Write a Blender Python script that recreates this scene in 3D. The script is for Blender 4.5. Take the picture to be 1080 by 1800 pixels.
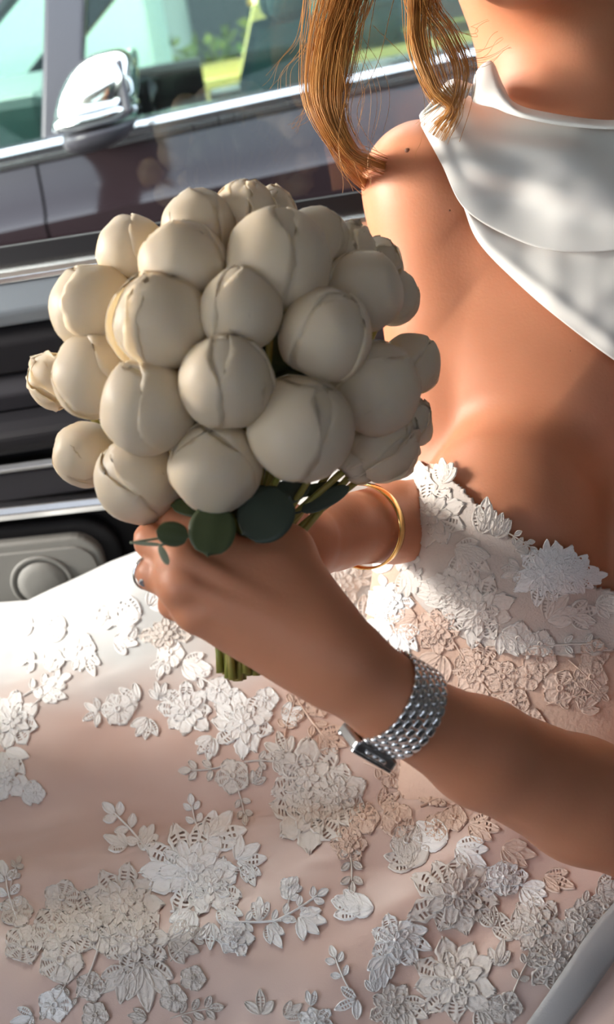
import bpy, bmesh, math, random
import numpy as np
from mathutils import Vector, Matrix, noise
from mathutils.bvhtree import BVHTree

random.seed(7); rng = np.random.default_rng(7)
for o in list(bpy.data.objects): bpy.data.objects.remove(o)
scn = bpy.context.scene
R = math.radians

# ------------------------------------------------------------------ camera
FPX = 1700.0
PITCH, ROLL = R(28), R(9)
CAM = Vector((0, 0, 1.2))
_F = Vector((0, math.cos(PITCH), -math.sin(PITCH)))
_R0 = Vector((1, 0, 0)); _U0 = Vector((0, math.sin(PITCH), math.cos(PITCH)))
_R = _R0*math.cos(ROLL) - _U0*math.sin(ROLL)
_U = _R0*math.sin(ROLL) + _U0*math.cos(ROLL)
cd = bpy.data.cameras.new('camera'); cam = bpy.data.objects.new('camera', cd)
scn.collection.objects.link(cam)
cam.matrix_world = Matrix(((_R.x, _U.x, -_F.x, CAM.x), (_R.y, _U.y, -_F.y, CAM.y), (_R.z, _U.z, -_F.z, CAM.z), (0, 0, 0, 1)))
cd.sensor_fit = 'VERTICAL'; cd.sensor_height = 36; cd.lens = FPX/1800*36
cd.clip_start = .02; cd.clip_end = 200
cd.dof.use_dof = True; cd.dof.focus_distance = .70; cd.dof.aperture_fstop = 6.0
scn.camera = cam
MROT = np.array([[_R.x, _U.x, _F.x], [_R.y, _U.y, _F.y], [_R.z, _U.z, _F.z]])

# ------------------------------------------------------------------ light
w = bpy.data.worlds.new('world'); scn.world = w; w.use_nodes = True
nt = w.node_tree; nt.nodes.clear()
wo = nt.nodes.new('ShaderNodeOutputWorld'); bg = nt.nodes.new('ShaderNodeBackground')
sky = nt.nodes.new('ShaderNodeTexSky'); sky.sky_type = 'NISHITA'; sky.sun_disc = False
sky.sun_elevation = R(42); sky.sun_rotation = R(-30); sky.air_density = 1.2; sky.dust_density = 3.0
hs = nt.nodes.new('ShaderNodeHueSaturation'); hs.inputs['Saturation'].default_value = .45
nt.links.new(sky.outputs[0], hs.inputs['Color']); nt.links.new(hs.outputs[0], bg.inputs[0]); nt.links.new(bg.outputs[0], wo.inputs[0])
bg.inputs[1].default_value = .85
def sun(name, azim, elev, ang, e, col):
    l = bpy.data.lights.new(name, 'SUN'); l.energy = e; l.angle = R(ang); l.color = col
    o = bpy.data.objects.new(name, l); scn.collection.objects.link(o)
    # direction TOWARDS the sun
    d = Vector((math.sin(R(azim))*math.cos(R(elev)), math.cos(R(azim))*math.cos(R(elev)), math.sin(R(elev))))
    o.rotation_euler = d.to_track_quat('Z', 'Y').to_euler(); o.location = d*6 + Vector((0, 0, 2))
sun('sun', -42, 45, 34, 9.5, (1, .92, .82))
# area lamp added out of view, standing in for daylight from the windscreen side
def area(name, loc, target, sx, sy, e, col):
    l = bpy.data.lights.new(name, 'AREA'); l.shape = 'RECTANGLE'; l.size = sx; l.size_y = sy; l.energy = e; l.color = col
    o = bpy.data.objects.new(name, l); scn.collection.objects.link(o); o.location = loc
    o.rotation_euler = (Vector(loc)-Vector(target)).to_track_quat('Z', 'Y').to_euler()
area('windscreen_side_fill', (-1.30, .92, 1.36), (.15, .75, .95), .8, .5, 80, (1, .93, .84))
scn.view_settings.view_transform = 'Standard'; scn.view_settings.look = 'None'
scn.view_settings.gamma = 1; scn.view_settings.use_curve_mapping = False
scn.view_settings.exposure = 0.8

# ------------------------------------------------------------------ helpers
def P(px, py, d): 
    return CAM + _R*((px-540)/FPX*d) + _U*((900-py)/FPX*d) + _F*d
def C3(px, py, d):       # camera-space metric triple
    return np.array([(px-540)/FPX*d, (900-py)/FPX*d, d])
def c2w(a): 
    return np.asarray(a, float) @ MROT.T + np.array(CAM)
def ray(px, py):
    return (_R*((px-540)/FPX) + _U*((900-py)/FPX) + _F)
def onY(px, py, Y):
    r = ray(px, py); return CAM + r*(Y/r.y)
def onZ(px, py, Z):
    r = ray(px, py); return CAM + r*((Z-CAM.z)/r.z)
def proj(pts):
    q = (np.asarray(pts, float) - np.array(CAM)) @ MROT
    return np.stack([540+q[:, 0]/q[:, 2]*FPX, 900-q[:, 1]/q[:, 2]*FPX, q[:, 2]], 1)

def tag(o, label=None, cat=None, group=None, kind=None):
    if label: o['label'] = label
    if cat: o['category'] = cat
    if group: o['group'] = group
    if kind: o['kind'] = kind
    return o
def empty(name, loc):
    o = bpy.data.objects.new(name, None); o.location = loc; o.empty_display_size = .03
    scn.collection.objects.link(o); return o
ORG = {}
def mesh(name, verts, faces, mat, parent=None, smooth=True, origin=None):
    """verts in world space; the object's own origin is its parent's one, or its base."""
    V = np.asarray(verts, float)
    if parent is not None and origin is None: org = ORG.get(parent.name, parent.location)
    elif origin is None: org = Vector((V[:, 0].mean(), V[:, 1].mean(), V[:, 2].min()))
    else: org = Vector(origin)
    org = Vector(org)
    me = bpy.data.meshes.new(name)
    me.from_pydata([tuple(p) for p in (V - np.array(org))], [], [tuple(int(i) for i in f) for f in faces])
    if smooth: me.polygons.foreach_set('use_smooth', [True]*len(me.polygons))
    me.materials.append(mat); me.update()
    o = bpy.data.objects.new(name, me); scn.collection.objects.link(o)
    if parent is not None:
        o.parent = parent
        o.location = org - Vector(ORG.get(parent.name, parent.location))
    else: o.location = org
    ORG[o.name] = org.copy()
    return o
def mk_empty(name, loc, parent=None):
    o = empty(name, loc); ORG[o.name] = Vector(loc)
    if parent is not None:
        o.parent = parent; o.location = Vector(loc)-ORG[parent.name]
    return o
def solid(o, t, off=-1):
    m = o.modifiers.new('solidify', 'SOLIDIFY'); m.thickness = t; m.offset = off; return o
def subd(o, n=1):
    m = o.modifiers.new('subd', 'SUBSURF'); m.levels = n; m.render_levels = n; return o
def bevel(o, wd, seg=3):
    m = o.modifiers.new('bevel', 'BEVEL'); m.width = wd; m.segments = seg; m.limit_method = 'ANGLE'; return o

def grid_faces(nu, nv, wrap=False):
    f = []
    for i in range(nu-1):
        for j in range(nv if wrap else nv-1):
            j2 = (j+1) % nv
            f.append((i*nv+j, i*nv+j2, (i+1)*nv+j2, (i+1)*nv+j))
    return f
def tube(pts, rad, n=10, caps=True):
    pts = [Vector(p) for p in pts]; V = []; F = []
    if not hasattr(rad, '__len__'): rad = [rad]*len(pts)
    prev = None
    for i, p in enumerate(pts):
        t = (pts[min(i+1, len(pts)-1)]-pts[max(i-1, 0)]).normalized()
        if prev is None:
            a = t.cross(Vector((0, 0, 1)));
            if a.length < .1: a = t.cross(Vector((1, 0, 0)))
        else: a = prev - t*prev.dot(t)
        a.normalize(); prev = a; b = t.cross(a)
        for k in range(n):
            q = 2*math.pi*k/n; V.append(p + (a*math.cos(q)+b*math.sin(q))*rad[i])
    F = grid_faces(len(pts), n, True)
    if caps:
        F.append(tuple(range(n-1, -1, -1))); F.append(tuple((len(pts)-1)*n+k for k in range(n)))
    return [tuple(v) for v in V], F
def catmull(ctrl, n):
    c = np.asarray(ctrl, float); m = len(c)
    out = []
    for t in np.linspace(0, m-1, n):
        i = min(int(t), m-2); f = t-i
        p0 = c[max(i-1, 0)] if i > 0 else 2*c[0]-c[1]
        p1, p2 = c[i], c[i+1]
        p3 = c[i+2] if i+2 < m else 2*c[-1]-c[-2]
        out.append(.5*((2*p1)+(-p0+p2)*f+(2*p0-5*p1+4*p2-p3)*f*f+(-p0+3*p1-3*p2+p3)*f**3))
    return np.array(out)
def patch(net, nu, nv):
    rows = np.array([catmull(r, nv) for r in net])          # (m, nv, k)
    return np.stack([catmull(rows[:, j], nu) for j in range(nv)], 1)
def box(cx, cy, cz, sx, sy, sz):
    V = [(cx+a*sx/2, cy+b*sy/2, cz+c*sz/2) for a in (-1, 1) for b in (-1, 1) for c in (-1, 1)]
    F = [(0, 1, 3, 2), (4, 6, 7, 5), (0, 4, 5, 1), (2, 3, 7, 6), (0, 2, 6, 4), (1, 5, 7, 3)]
    return V, F
class MB:
    def __init__(s): s.V = []; s.F = []
    def add(s, V, F):
        n = len(s.V); s.V += [tuple(v) for v in V]; s.F += [tuple(i+n for i in f) for f in F]; return s
    def build(s, name, mat, parent=None, smooth=True, **k): return mesh(name, s.V, s.F, mat, parent, smooth, **k)

# ------------------------------------------------------------------ materials
def mat(name, col, rough=.5, metal=0, spec=.5, sss=0, ssscol=(1, .4, .2), sssr=.01, noise_amt=0, noise_scale=20, col2=None,
        bump=0, bscale=200, bdist=.001, coat=0, sheen=0, trans=0, bstretch=None):
    m = bpy.data.materials.new(name); m.use_nodes = True; t = m.node_tree; b = t.nodes['Principled BSDF']
    b.inputs['Base Color'].default_value = (*col, 1); b.inputs['Roughness'].default_value = rough
    b.inputs['Metallic'].default_value = metal; b.inputs['Specular IOR Level'].default_value = spec
    b.inputs['Coat Weight'].default_value = coat; b.inputs['Coat Roughness'].default_value = .05
    if sheen: b.inputs['Sheen Weight'].default_value = sheen; b.inputs['Sheen Roughness'].default_value = .4
    if sss:
        b.inputs['Subsurface Weight'].default_value = sss
        b.inputs['Subsurface Radius'].default_value = ssscol; b.inputs['Subsurface Scale'].default_value = sssr
    tc = t.nodes.new('ShaderNodeTexCoord')
    if col2 is not None:
        n = t.nodes.new('ShaderNodeTexNoise'); n.inputs['Scale'].default_value = noise_scale; n.inputs['Detail'].default_value = 4
        mx = t.nodes.new('ShaderNodeMix'); mx.data_type = 'RGBA'
        mx.inputs[6].default_value = (*col, 1); mx.inputs[7].default_value = (*col2, 1)
        rp = t.nodes.new('ShaderNodeMapRange'); rp.inputs[1].default_value = .35; rp.inputs[2].default_value = .7
        t.links.new(tc.outputs['Object'], n.inputs['Vector']); t.links.new(n.outputs[0], rp.inputs[0])
        t.links.new(rp.outputs[0], mx.inputs[0]); t.links.new(mx.outputs[2], b.inputs['Base Color'])
    if bump:
        n = t.nodes.new('ShaderNodeTexNoise'); n.inputs['Scale'].default_value = bscale; n.inputs['Detail'].default_value = 3
        src = tc.outputs['Object']
        if bstretch:
            mp = t.nodes.new('ShaderNodeMapping'); mp.inputs['Scale'].default_value = bstretch
            t.links.new(src, mp.inputs[0]); src = mp.outputs[0]
        bp = t.nodes.new('ShaderNodeBump'); bp.inputs['Strength'].default_value = bump; bp.inputs['Distance'].default_value = bdist
        t.links.new(src, n.inputs['Vector']); t.links.new(n.outputs[0], bp.inputs['Height']); t.links.new(bp.outputs[0], b.inputs['Normal'])
    if trans:
        tr = t.nodes.new('ShaderNodeBsdfTranslucent'); tr.inputs[0].default_value = (*col, 1)
        ms = t.nodes.new('ShaderNodeMixShader'); ms.inputs[0].default_value = trans
        t.links.new(b.outputs[0], ms.inputs[1]); t.links.new(tr.outputs[0], ms.inputs[2])
        t.links.new(ms.outputs[0], t.nodes['Material Output'].inputs[0])
    return m
def glass(name, tint=(1, 1, 1), ior=1.5, rough=0.0):
    m = bpy.data.materials.new(name); m.use_nodes = True; t = m.node_tree; t.nodes.clear()
    o = t.nodes.new('ShaderNodeOutputMaterial'); a = t.nodes.new('ShaderNodeBsdfTransparent'); g = t.nodes.new('ShaderNodeBsdfGlossy')
    a.inputs[0].default_value = (*tint, 1); g.inputs['Roughness'].default_value = rough
    f = t.nodes.new('ShaderNodeFresnel'); f.inputs[0].default_value = ior; x = t.nodes.new('ShaderNodeMixShader')
    t.links.new(f.outputs[0], x.inputs[0]); t.links.new(a.outputs[0], x.inputs[1]); t.links.new(g.outputs[0], x.inputs[2]); t.links.new(x.outputs[0], o.inputs[0])
    return m
M = dict(
 skin=mat('skin', (.58, .25, .14), .48, spec=.35, sss=.25, ssscol=(1, .35, .18), sssr=.012, col2=(.53, .21, .11), noise_scale=14, bump=.25, bscale=420, bdist=.0006),
 satin=mat('white_satin', (.80, .80, .77), .42, spec=.45, sheen=.2, bump=.12, bscale=900, bdist=.0003),
 skirt=mat('blush_satin_under_tulle', (.66, .47, .40), .40, spec=.5, sheen=.5, col2=(.74, .60, .54), noise_scale=4, bump=.25, bscale=1300, bdist=.0003),
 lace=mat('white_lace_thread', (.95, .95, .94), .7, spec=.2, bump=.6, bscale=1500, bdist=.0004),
 lace_soft=mat('dimmed_lace_thread', (.76, .71, .66), .75, spec=.2, bump=.6, bscale=1500, bdist=.0004),  # greyish lace; on the skirt, tulle veil and shade put into its colour
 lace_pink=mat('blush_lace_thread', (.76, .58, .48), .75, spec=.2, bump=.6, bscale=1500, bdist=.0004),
 cup=mat('lace_cup_fabric', (.64, .57, .52), .7, spec=.2, bump=.7, bscale=700, bdist=.0006),
 corset=mat('blush_corset_fabric', (.66, .46, .36), .65, spec=.25, bump=.8, bscale=260, bdist=.001),
 petal=mat('cream_petal', (.95, .80, .54), .45, spec=.3, sss=.5, ssscol=(1, .75, .45), sssr=.012, col2=(.95, .82, .60), noise_scale=30, bump=.35, bscale=60, bdist=.0012, trans=.35),
 petal_core=mat('ivory_bud', (.88, .74, .48), .55, spec=.3, sss=.4, ssscol=(1, .8, .45), sssr=.006, bump=.3, bscale=90, bdist=.001, trans=.3),
 stem=mat('stem_green', (.22, .24, .04), .5, col2=(.34, .22, .05), noise_scale=60),
 leaf=mat('eucalyptus_leaf', (.040, .055, .020), .5, col2=(.06, .08, .03), noise_scale=25, bump=.2, bscale=80, bdist=.0008),
 leaf_grey=mat('grey_green_leaf', (.055, .070, .052), .5, col2=(.04, .055, .04), noise_scale=25),
 leaf_pale=mat('pale_sprig_leaf', (.30, .33, .22), .5),
 steel=mat('polished_steel', (.78, .79, .80), .18, metal=1),
 steel_dark=mat('brushed_steel', (.50, .50, .50), .3, metal=1),
 dial=mat('watch_dial', (.55, .55, .52), .3), ink=mat('black_ink', (.02, .02, .02), .4),
 gold=mat('yellow_gold', (1.0, .62, .22), .16, metal=1),
 hair=mat('copper_blonde_hair', (.46, .20, .055), .40, spec=.4, col2=(.58, .30, .09), noise_scale=40),
 mole=mat('mole_brown', (.16, .06, .03), .6),
 black=mat('black_plastic', (.008, .008, .010), .5, spec=.2, bump=.1, bscale=600, bdist=.0003),
 softblack=mat('black_leather', (.010, .010, .013), .6, spec=.2, bump=.3, bscale=500, bdist=.0004),
 pad=mat('blue_grey_vinyl', (.15, .18, .21), .38),
 darkgrey=mat('charcoal_plastic', (.028, .028, .035), .55, spec=.25),
 chrome=mat('satin_chrome', (.72, .72, .72), .25, metal=1),
 speaker=mat('grey_speaker_cloth', (.17, .17, .16), .6, bump=.5, bscale=900, bdist=.0008),
 seat=mat('black_seat_leather', (.03, .028, .028), .5),
 roof=mat('headliner', (.30, .28, .26), .9),
 paint=mat('aubergine_car_paint', (.022, .013, .015), .16, spec=.4, coat=.25),
 carchrome=mat('bright_chrome', (.9, .92, .92), .12, metal=1),
 pillar=mat('satin_black_pillar', (.05, .045, .055), .35),
 tyre=mat('dark_rubber', (.02, .02, .02), .7),
 yellow=mat('taxi_yellow', (.80, .55, .12), .3, coat=.5),
 cartrim=mat('car_seat_teal_grey', (.05, .08, .10), .6), tan=mat('tan_leather', (.36, .27, .15), .5),
 asphalt=mat('asphalt', (.10, .10, .10), .8), facade=mat('pale_facade', (.55, .52, .47), .8, col2=(.42, .42, .40), noise_scale=.8),
 pale=mat('pale_vehicle_white', (.75, .85, .80), .4), hedge=mat('hedge_green', (.10, .16, .03), .8, col2=(.25, .22, .03), noise_scale=6),
 belt=mat('grey_webbing', (.42, .42, .42), .6, bump=.4, bscale=900, bdist=.0004),
)
M['glass'] = glass('window_glass', (.93, .97, .96)); M['glass2'] = glass('tinted_glass', (.62, .76, .70), 1.28)

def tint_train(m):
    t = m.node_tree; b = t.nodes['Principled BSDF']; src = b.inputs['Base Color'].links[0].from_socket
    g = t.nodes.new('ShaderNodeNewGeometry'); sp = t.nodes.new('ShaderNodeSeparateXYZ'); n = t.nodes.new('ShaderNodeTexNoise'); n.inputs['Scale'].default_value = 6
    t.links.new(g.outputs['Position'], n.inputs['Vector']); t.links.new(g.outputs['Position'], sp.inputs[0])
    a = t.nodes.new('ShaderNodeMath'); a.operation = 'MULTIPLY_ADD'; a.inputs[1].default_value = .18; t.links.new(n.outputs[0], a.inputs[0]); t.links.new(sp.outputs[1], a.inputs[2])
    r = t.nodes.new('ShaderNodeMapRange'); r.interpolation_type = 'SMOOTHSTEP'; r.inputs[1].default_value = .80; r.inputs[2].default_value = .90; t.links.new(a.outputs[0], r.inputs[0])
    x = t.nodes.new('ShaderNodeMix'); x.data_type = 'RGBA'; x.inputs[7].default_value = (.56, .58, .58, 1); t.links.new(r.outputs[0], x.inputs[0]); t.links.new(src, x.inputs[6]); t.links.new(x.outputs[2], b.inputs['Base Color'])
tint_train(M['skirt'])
# ------------------------------------------------------------------ implicit body (camera-space metres)
LO = np.array([-.16, -.42, .47]); HI = np.array([.62, .56, 1.02]); H = .0023
NG = np.ceil((HI-LO)/H).astype(int)
AX = [LO[i]+H*np.arange(NG[i], dtype=np.float32) for i in range(3)]
AX = [a.astype(np.float32) for a in AX]
def new_field(): return np.full(tuple(NG), 1.0, np.float32)
def smin_into(F, lo, hi, k, fn, sub=False):
    m = k + 4*H
    i0 = np.clip(((lo-m-LO)/H).astype(int), 0, NG-1); i1 = np.clip(((hi+m-LO)/H).astype(int)+2, 1, NG)
    if (i1 <= i0+1).any(): return
    sl = tuple(slice(a, b) for a, b in zip(i0, i1))
    X = AX[0][sl[0]][:, None, None]; Y = AX[1][sl[1]][None, :, None]; Z = AX[2][sl[2]][None, None, :]
    d = fn(X, Y, Z).astype(np.float32); f = F[sl]
    if sub:
        h = np.clip(.5-.5*(d+f)/k, 0, 1); F[sl] = f*(1-h)+(-d)*h + k*h*(1-h); return
    h = np.clip(.5+.5*(d-f)/k, 0, 1)
    F[sl] = d*(1-h)+f*h - k*h*(1-h)
def cone(F, a, b, ra, rb, k=.01, sub=False):
    a = np.asarray(a, float); b = np.asarray(b, float)
    lo = np.minimum(a-ra, b-rb); hi = np.maximum(a+ra, b+rb); ba = b-a; L2 = float(ba@ba)+1e-12
    def fn(X, Y, Z):
        t = np.clip(((X-a[0])*ba[0]+(Y-a[1])*ba[1]+(Z-a[2])*ba[2])/L2, 0, 1).astype(np.float32)
        return np.sqrt((X-a[0]-t*ba[0])**2+(Y-a[1]-t*ba[1])**2+(Z-a[2]-t*ba[2])**2)-(ra+(rb-ra)*t)
    smin_into(F, lo, hi, k, fn, sub)
def cap(F, p, q, k=.01, sub=False):        # p, q = (px, py, depth, radius)
    cone(F, C3(*p[:3]), C3(*q[:3]), p[3], q[3], k, sub)
def chain(F, pts, k=.008):
    for a, b in zip(pts[:-1], pts[1:]): cap(F, a, b, k)
def ell(F, p, rad, k=.02, rot=0.0):         # rot about the view axis, degrees
    c = C3(*p); r = np.asarray(rad, float); R_ = max(rad)
    cs, sn = math.cos(R(rot)), math.sin(R(rot))
    def fn(X, Y, Z):
        x = X-c[0]; y = Y-c[1]; z = Z-c[2]; u = x*cs+y*sn; v = -x*sn+y*cs
        k0 = np.sqrt((u/r[0])**2+(v/r[1])**2+(z/r[2])**2); k1 = np.sqrt((u/r[0]**2)**2+(v/r[1]**2)**2+(z/r[2]**2)**2)+1e-9
        return k0*(k0-1)/k1
    smin_into(F, c-R_, c+R_, k, fn)
def surface_nets(F, iso=0.0):
    F = F-np.float32(iso); I = F < 0
    s = I[:-1, :-1, :-1].astype(np.int8)
    c = [I[a:a+NG[0]-1, b:b+NG[1]-1, e:e+NG[2]-1] for a in (0, 1) for b in (0, 1) for e in (0, 1)]
    tot = np.zeros(c[0].shape, np.int8)
    for q in c: tot += q
    act = (tot > 0) & (tot < 8); idx = np.argwhere(act); n = len(idx)
    ID = np.full(act.shape, -1, np.int32); ID[act] = np.arange(n)
    acc = np.zeros((n, 3)); cnt = np.zeros(n)
    cor = [(a, b, e) for a in (0, 1) for b in (0, 1) for e in (0, 1)]
    val = {q: F[idx[:, 0]+q[0], idx[:, 1]+q[1], idx[:, 2]+q[2]].astype(float) for q in cor}
    for q in cor:
        for ax in range(3):
            if q[ax] == 0:
                q2 = list(q); q2[ax] = 1; q2 = tuple(q2); a = val[q]; b = val[q2]; m = (a < 0) != (b < 0)
                t = np.where(m, a/np.where(a-b == 0, 1, a-b), 0)
                p = np.tile(np.array(q, float), (n, 1)); p[:, ax] = t
                acc[m] += p[m]; cnt[m] += 1
    V = LO + H*(idx + acc/cnt[:, None])
    faces = []
    for ax in range(3):
        o = [1, 1, 1]; o[ax] = 0
        sl0 = [slice(1, NG[i]-1) for i in range(3)]; sl0[ax] = slice(0, NG[ax]-1)
        sl1 = list(sl0); sl1[ax] = slice(1, NG[ax])
        A = I[tuple(sl0)]; B = I[tuple(sl1)]; e = np.argwhere(A != B); flip = A[tuple(e.T)]
        base = e + np.array([s_.start for s_ in sl0]); u, v = [i for i in range(3) if i != ax]
        def at(du, dv):
            q = base.copy(); q[:, u] -= du; q[:, v] -= dv; return ID[q[:, 0], q[:, 1], q[:, 2]]
        Q = np.stack([at(1, 1), at(0, 1), at(0, 0), at(1, 0)], 1)
        if ax == 1: flip = ~flip
        Q[~flip] = Q[~flip][:, ::-1]
        faces.append(Q[(Q >= 0).all(1)])
    FF = np.concatenate(faces); a, b, c = V[FF[:, 0]], V[FF[:, 1]], V[FF[:, 2]]
    # camera space is left-handed, so outward faces there must wind the other way
    if (np.einsum('ij,ij->i', a-V.mean(0), np.cross(b-a, c-a))).sum() > 0: FF = FF[:, ::-1].copy()
    return V, FF
def relax(V, Fc, n=2, lam=.5):
    e = np.concatenate([Fc[:, [0, 1]], Fc[:, [1, 2]], Fc[:, [2, 3]], Fc[:, [3, 0]]]); V = V.copy()
    e = np.concatenate([e, e[:, ::-1]])
    deg = np.bincount(e[:, 0], minlength=len(V))[:, None]
    for i in range(n):
        for l in (lam, -lam*.9):
            S = np.stack([np.bincount(e[:, 0], weights=V[e[:, 1], k], minlength=len(V)) for k in range(3)], 1)
            V += l*(S/np.maximum(deg, 1)-V)
    return V

T = new_field()                               # torso, neck, head
# rib cage and waist
ell(T, (1030, 760, .885), (.150, .20, .105), .02)
cap(T, (1040, 1000, .875, .095), (1000, 1420, .83, .105), .03)
cap(T, (900, 1050, .875, .078), (890, 1400, .83, .09), .04)
ell(T, (1000, 1480, .83), (.17, .11, .11), .04)
cap(T, (785, 930, .885, .058), (770, 1180, .87, .066), .03)
# shoulders, chest
cap(T, (742, 325, .835, .047), (980, 330, .86, .055), .04)
cap(T, (980, 330, .86, .055), (1330, 560, .80, .062), .04)
cap(T, (800, 400, .845, .052), (1010, 560, .855, .075), .04)
cap(T, (790, 560, .86, .050), (960, 700, .86, .08), .04)
ell(T, (1060, 520, .865), (.10, .12, .075), .04)
# collar bones
cap(T, (775, 285, .80, .012), (1010, 290, .785, .010), .02)
# breasts
ell(T, (905, 925, .805), (.078, .088, .075), .028, 12)
ell(T, (1225, 960, .79), (.078, .088, .075), .022)
# neck, jaw, head
cap(T, (1010, 230, .865, .060), (985, -60, .84, .056), .02)
cap(T, (860, 270, .87, .03), (990, 80, .86, .04), .03)
cap(T, (1010, 200, .865, .060), (935, -70, .83, .066), .03)
cap(T, (975, -110, .80, .078), (922, -118, .738, .052), .025)
ell(T, (990, -270, .82), (.075, .10, .095), .02)

B = T.copy()
# far arm (the person's right)
cap(B, (742, 322, .835, .047), (768, 640, .865, .041), .02)
cap(B, (768, 640, .865, .041), (800, 905, .865, .040), .012)
cap(B, (800, 905, .865, .038), (690, 918, .80, .0325), .01)
cap(B, (690, 918, .80, .0325), (590, 935, .725, .0265), .01)
cap(B, (590, 935, .725, .0265), (515, 965, .675, .027), .01)
# near arm (the person's left)
cap(B, (1330, 560, .80, .055), (1345, 1050, .74, .048), .02)
cap(B, (1345, 1050, .74, .048), (1210, 1485, .665, .040), .015)
cap(B, (1225, 1485, .665, .040), (1020, 1405, .635, .0390), .012)
cap(B, (1020, 1405, .635, .0390), (845, 1322, .595, .0315), .012)
cap(B, (845, 1322, .595, .0315), (700, 1243, .563, .0235), .012)
# wrist: wider than thick
cap(B, (700, 1243, .563, .0235), (610, 1180, .552, .0225), .012)
cap(B, (700, 1238, .563, .021), (590, 1150, .553, .0215), .012)
# metacarpals
cap(B, (600, 1155, .555, .022), (480, 1010, .566, .0200), .012)
for q in [(355, 945, .567, .0150), (318, 985, .553, .0142), (318, 1030, .549, .0138), (350, 1075, .552, .0130)]:
    cap(B, (560, 1135, .554, .020), q, .012)
cap(B, (530, 1110, .560, .024), (410, 1030, .566, .020), .014)
cap(B, (575, 1170, .556, .020), (430, 1095, .562, .017), .014)
# thumb base running up and behind the stems
cap(B, (555, 1095, .562, .020), (500, 975, .582, .0185), .012)
cap(B, (500, 975, .582, .018), (440, 925, .622, .0125), .006)
cap(B, (440, 925, .622, .0115), (385, 915, .632, .0095), .004)
# tendons
for a, b in [((510, 1085, .5385, .0045), (342, 988, .5375, .0045)), ((515, 1105, .5375, .0045), (337, 1032, .5335, .0046)), ((525, 1130, .5395, .0045), (366, 1078, .5370, .0042))]:
    cap(B, a, b, .006)
# knuckles
for q in [(322, 985, .5435, .0095), (318, 1032, .5395, .0098), (348, 1077, .5435, .0088)]:
    cap(B, q, q[:2]+(q[2]+.002, q[3]), .006)
# fingers curling round the stems (each its own chain)
def finger(F, pts, k=.0045):
    G = np.full_like(F, 1.0) if False else None
    for i, (a, b) in enumerate(zip(pts[:-1], pts[1:])): cap(F, a, b, k)
finger(B, [(355, 945, .567, .0125), (300, 915, .580, .0098), (305, 905, .612, .0088), (360, 905, .630, .0078)], .003)
finger(B, [(322, 985, .553, .0122), (266, 952, .568, .0098), (262, 945, .600, .0088), (330, 960, .628, .0078)], .003)
finger(B, [(322, 1032, .549, .0120), (271, 1010, .562, .0097), (263, 1003, .594, .0088), (330, 1010, .625, .0078)], .003)
finger(B, [(352, 1077, .552, .0112), (305, 1062, .565, .0086), (310, 1068, .594, .0078), (395, 1100, .614, .0074), (445, 1128, .606, .0070)], .003)
cap(B, (400, 1095, .570, .014), (470, 1135, .585, .013), .008)
# far hand wrapped above the near one
cap(B, (515, 960, .672, .025), (455, 985, .655, .020), .01)
cap(B, (540, 945, .675, .02), (515, 915, .640, .011), .008)
cap(B, (515, 915, .640, .010), (500, 905, .612, .0085), .004)
for i, (y, dd) in enumerate([(945, 0), (975, .002), (1005, .002), (1032, 0)]):
    finger(B, [(450, y+5, .655, .0105), (400, y-8, .652-dd, .0092), (368, y-12, .632, .0084), (365, y-8, .612, .0075)], .003)

BV, BF = surface_nets(B); BV = relax(BV, BF, 3)
BW = c2w(BV)
TV, TF = surface_nets(T, .004); TV = relax(TV, TF, 2)

person = mk_empty('person', (.22, .62, .40))
tag(person, 'person in a white lace gown, seated in the car, both hands holding the flowers', 'person')
body = mesh('body', BW, BF, M['skin'], person)
torsoBVH = BVHTree.FromPolygons([tuple(v) for v in c2w(TV)], [tuple(int(i) for i in f) for f in TF])
bodyBVH = BVHTree.FromPolygons([tuple(v) for v in BW], [tuple(int(i) for i in f) for f in BF])
def hit(bvh, px, py):
    d = ray(px, py); L = d.length
    loc, nor, i, dist = bvh.ray_cast(CAM, d/L)
    if loc is None: return None, None, None
    if nor.dot(d) > 0: nor = -nor
    return loc, nor, dist/L

# moles
mv = MB()
def blob(c, n, r, h):
    t = n.cross(Vector((0, 0, 1))).normalized(); b = n.cross(t); V = []; 
    for i in range(4):
        a = i/3*math.pi/2
        for k in range(10):
            q = k/10*2*math.pi; V.append(c+(t*math.cos(q)+b*math.sin(q))*r*math.cos(a)+n*(h*math.sin(a)-.0002))
    return V, grid_faces(4, 10, True)
for (x, y, r) in [(716, 264, .0022), (791, 370, .0009), (1003, 617, .0006)]:
    p, n, d = hit(bodyBVH, x, y)
    if p is not None: V, F = blob(p, n, r, r*.5); mesh('mole', V, F, M['mole'], person)

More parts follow.
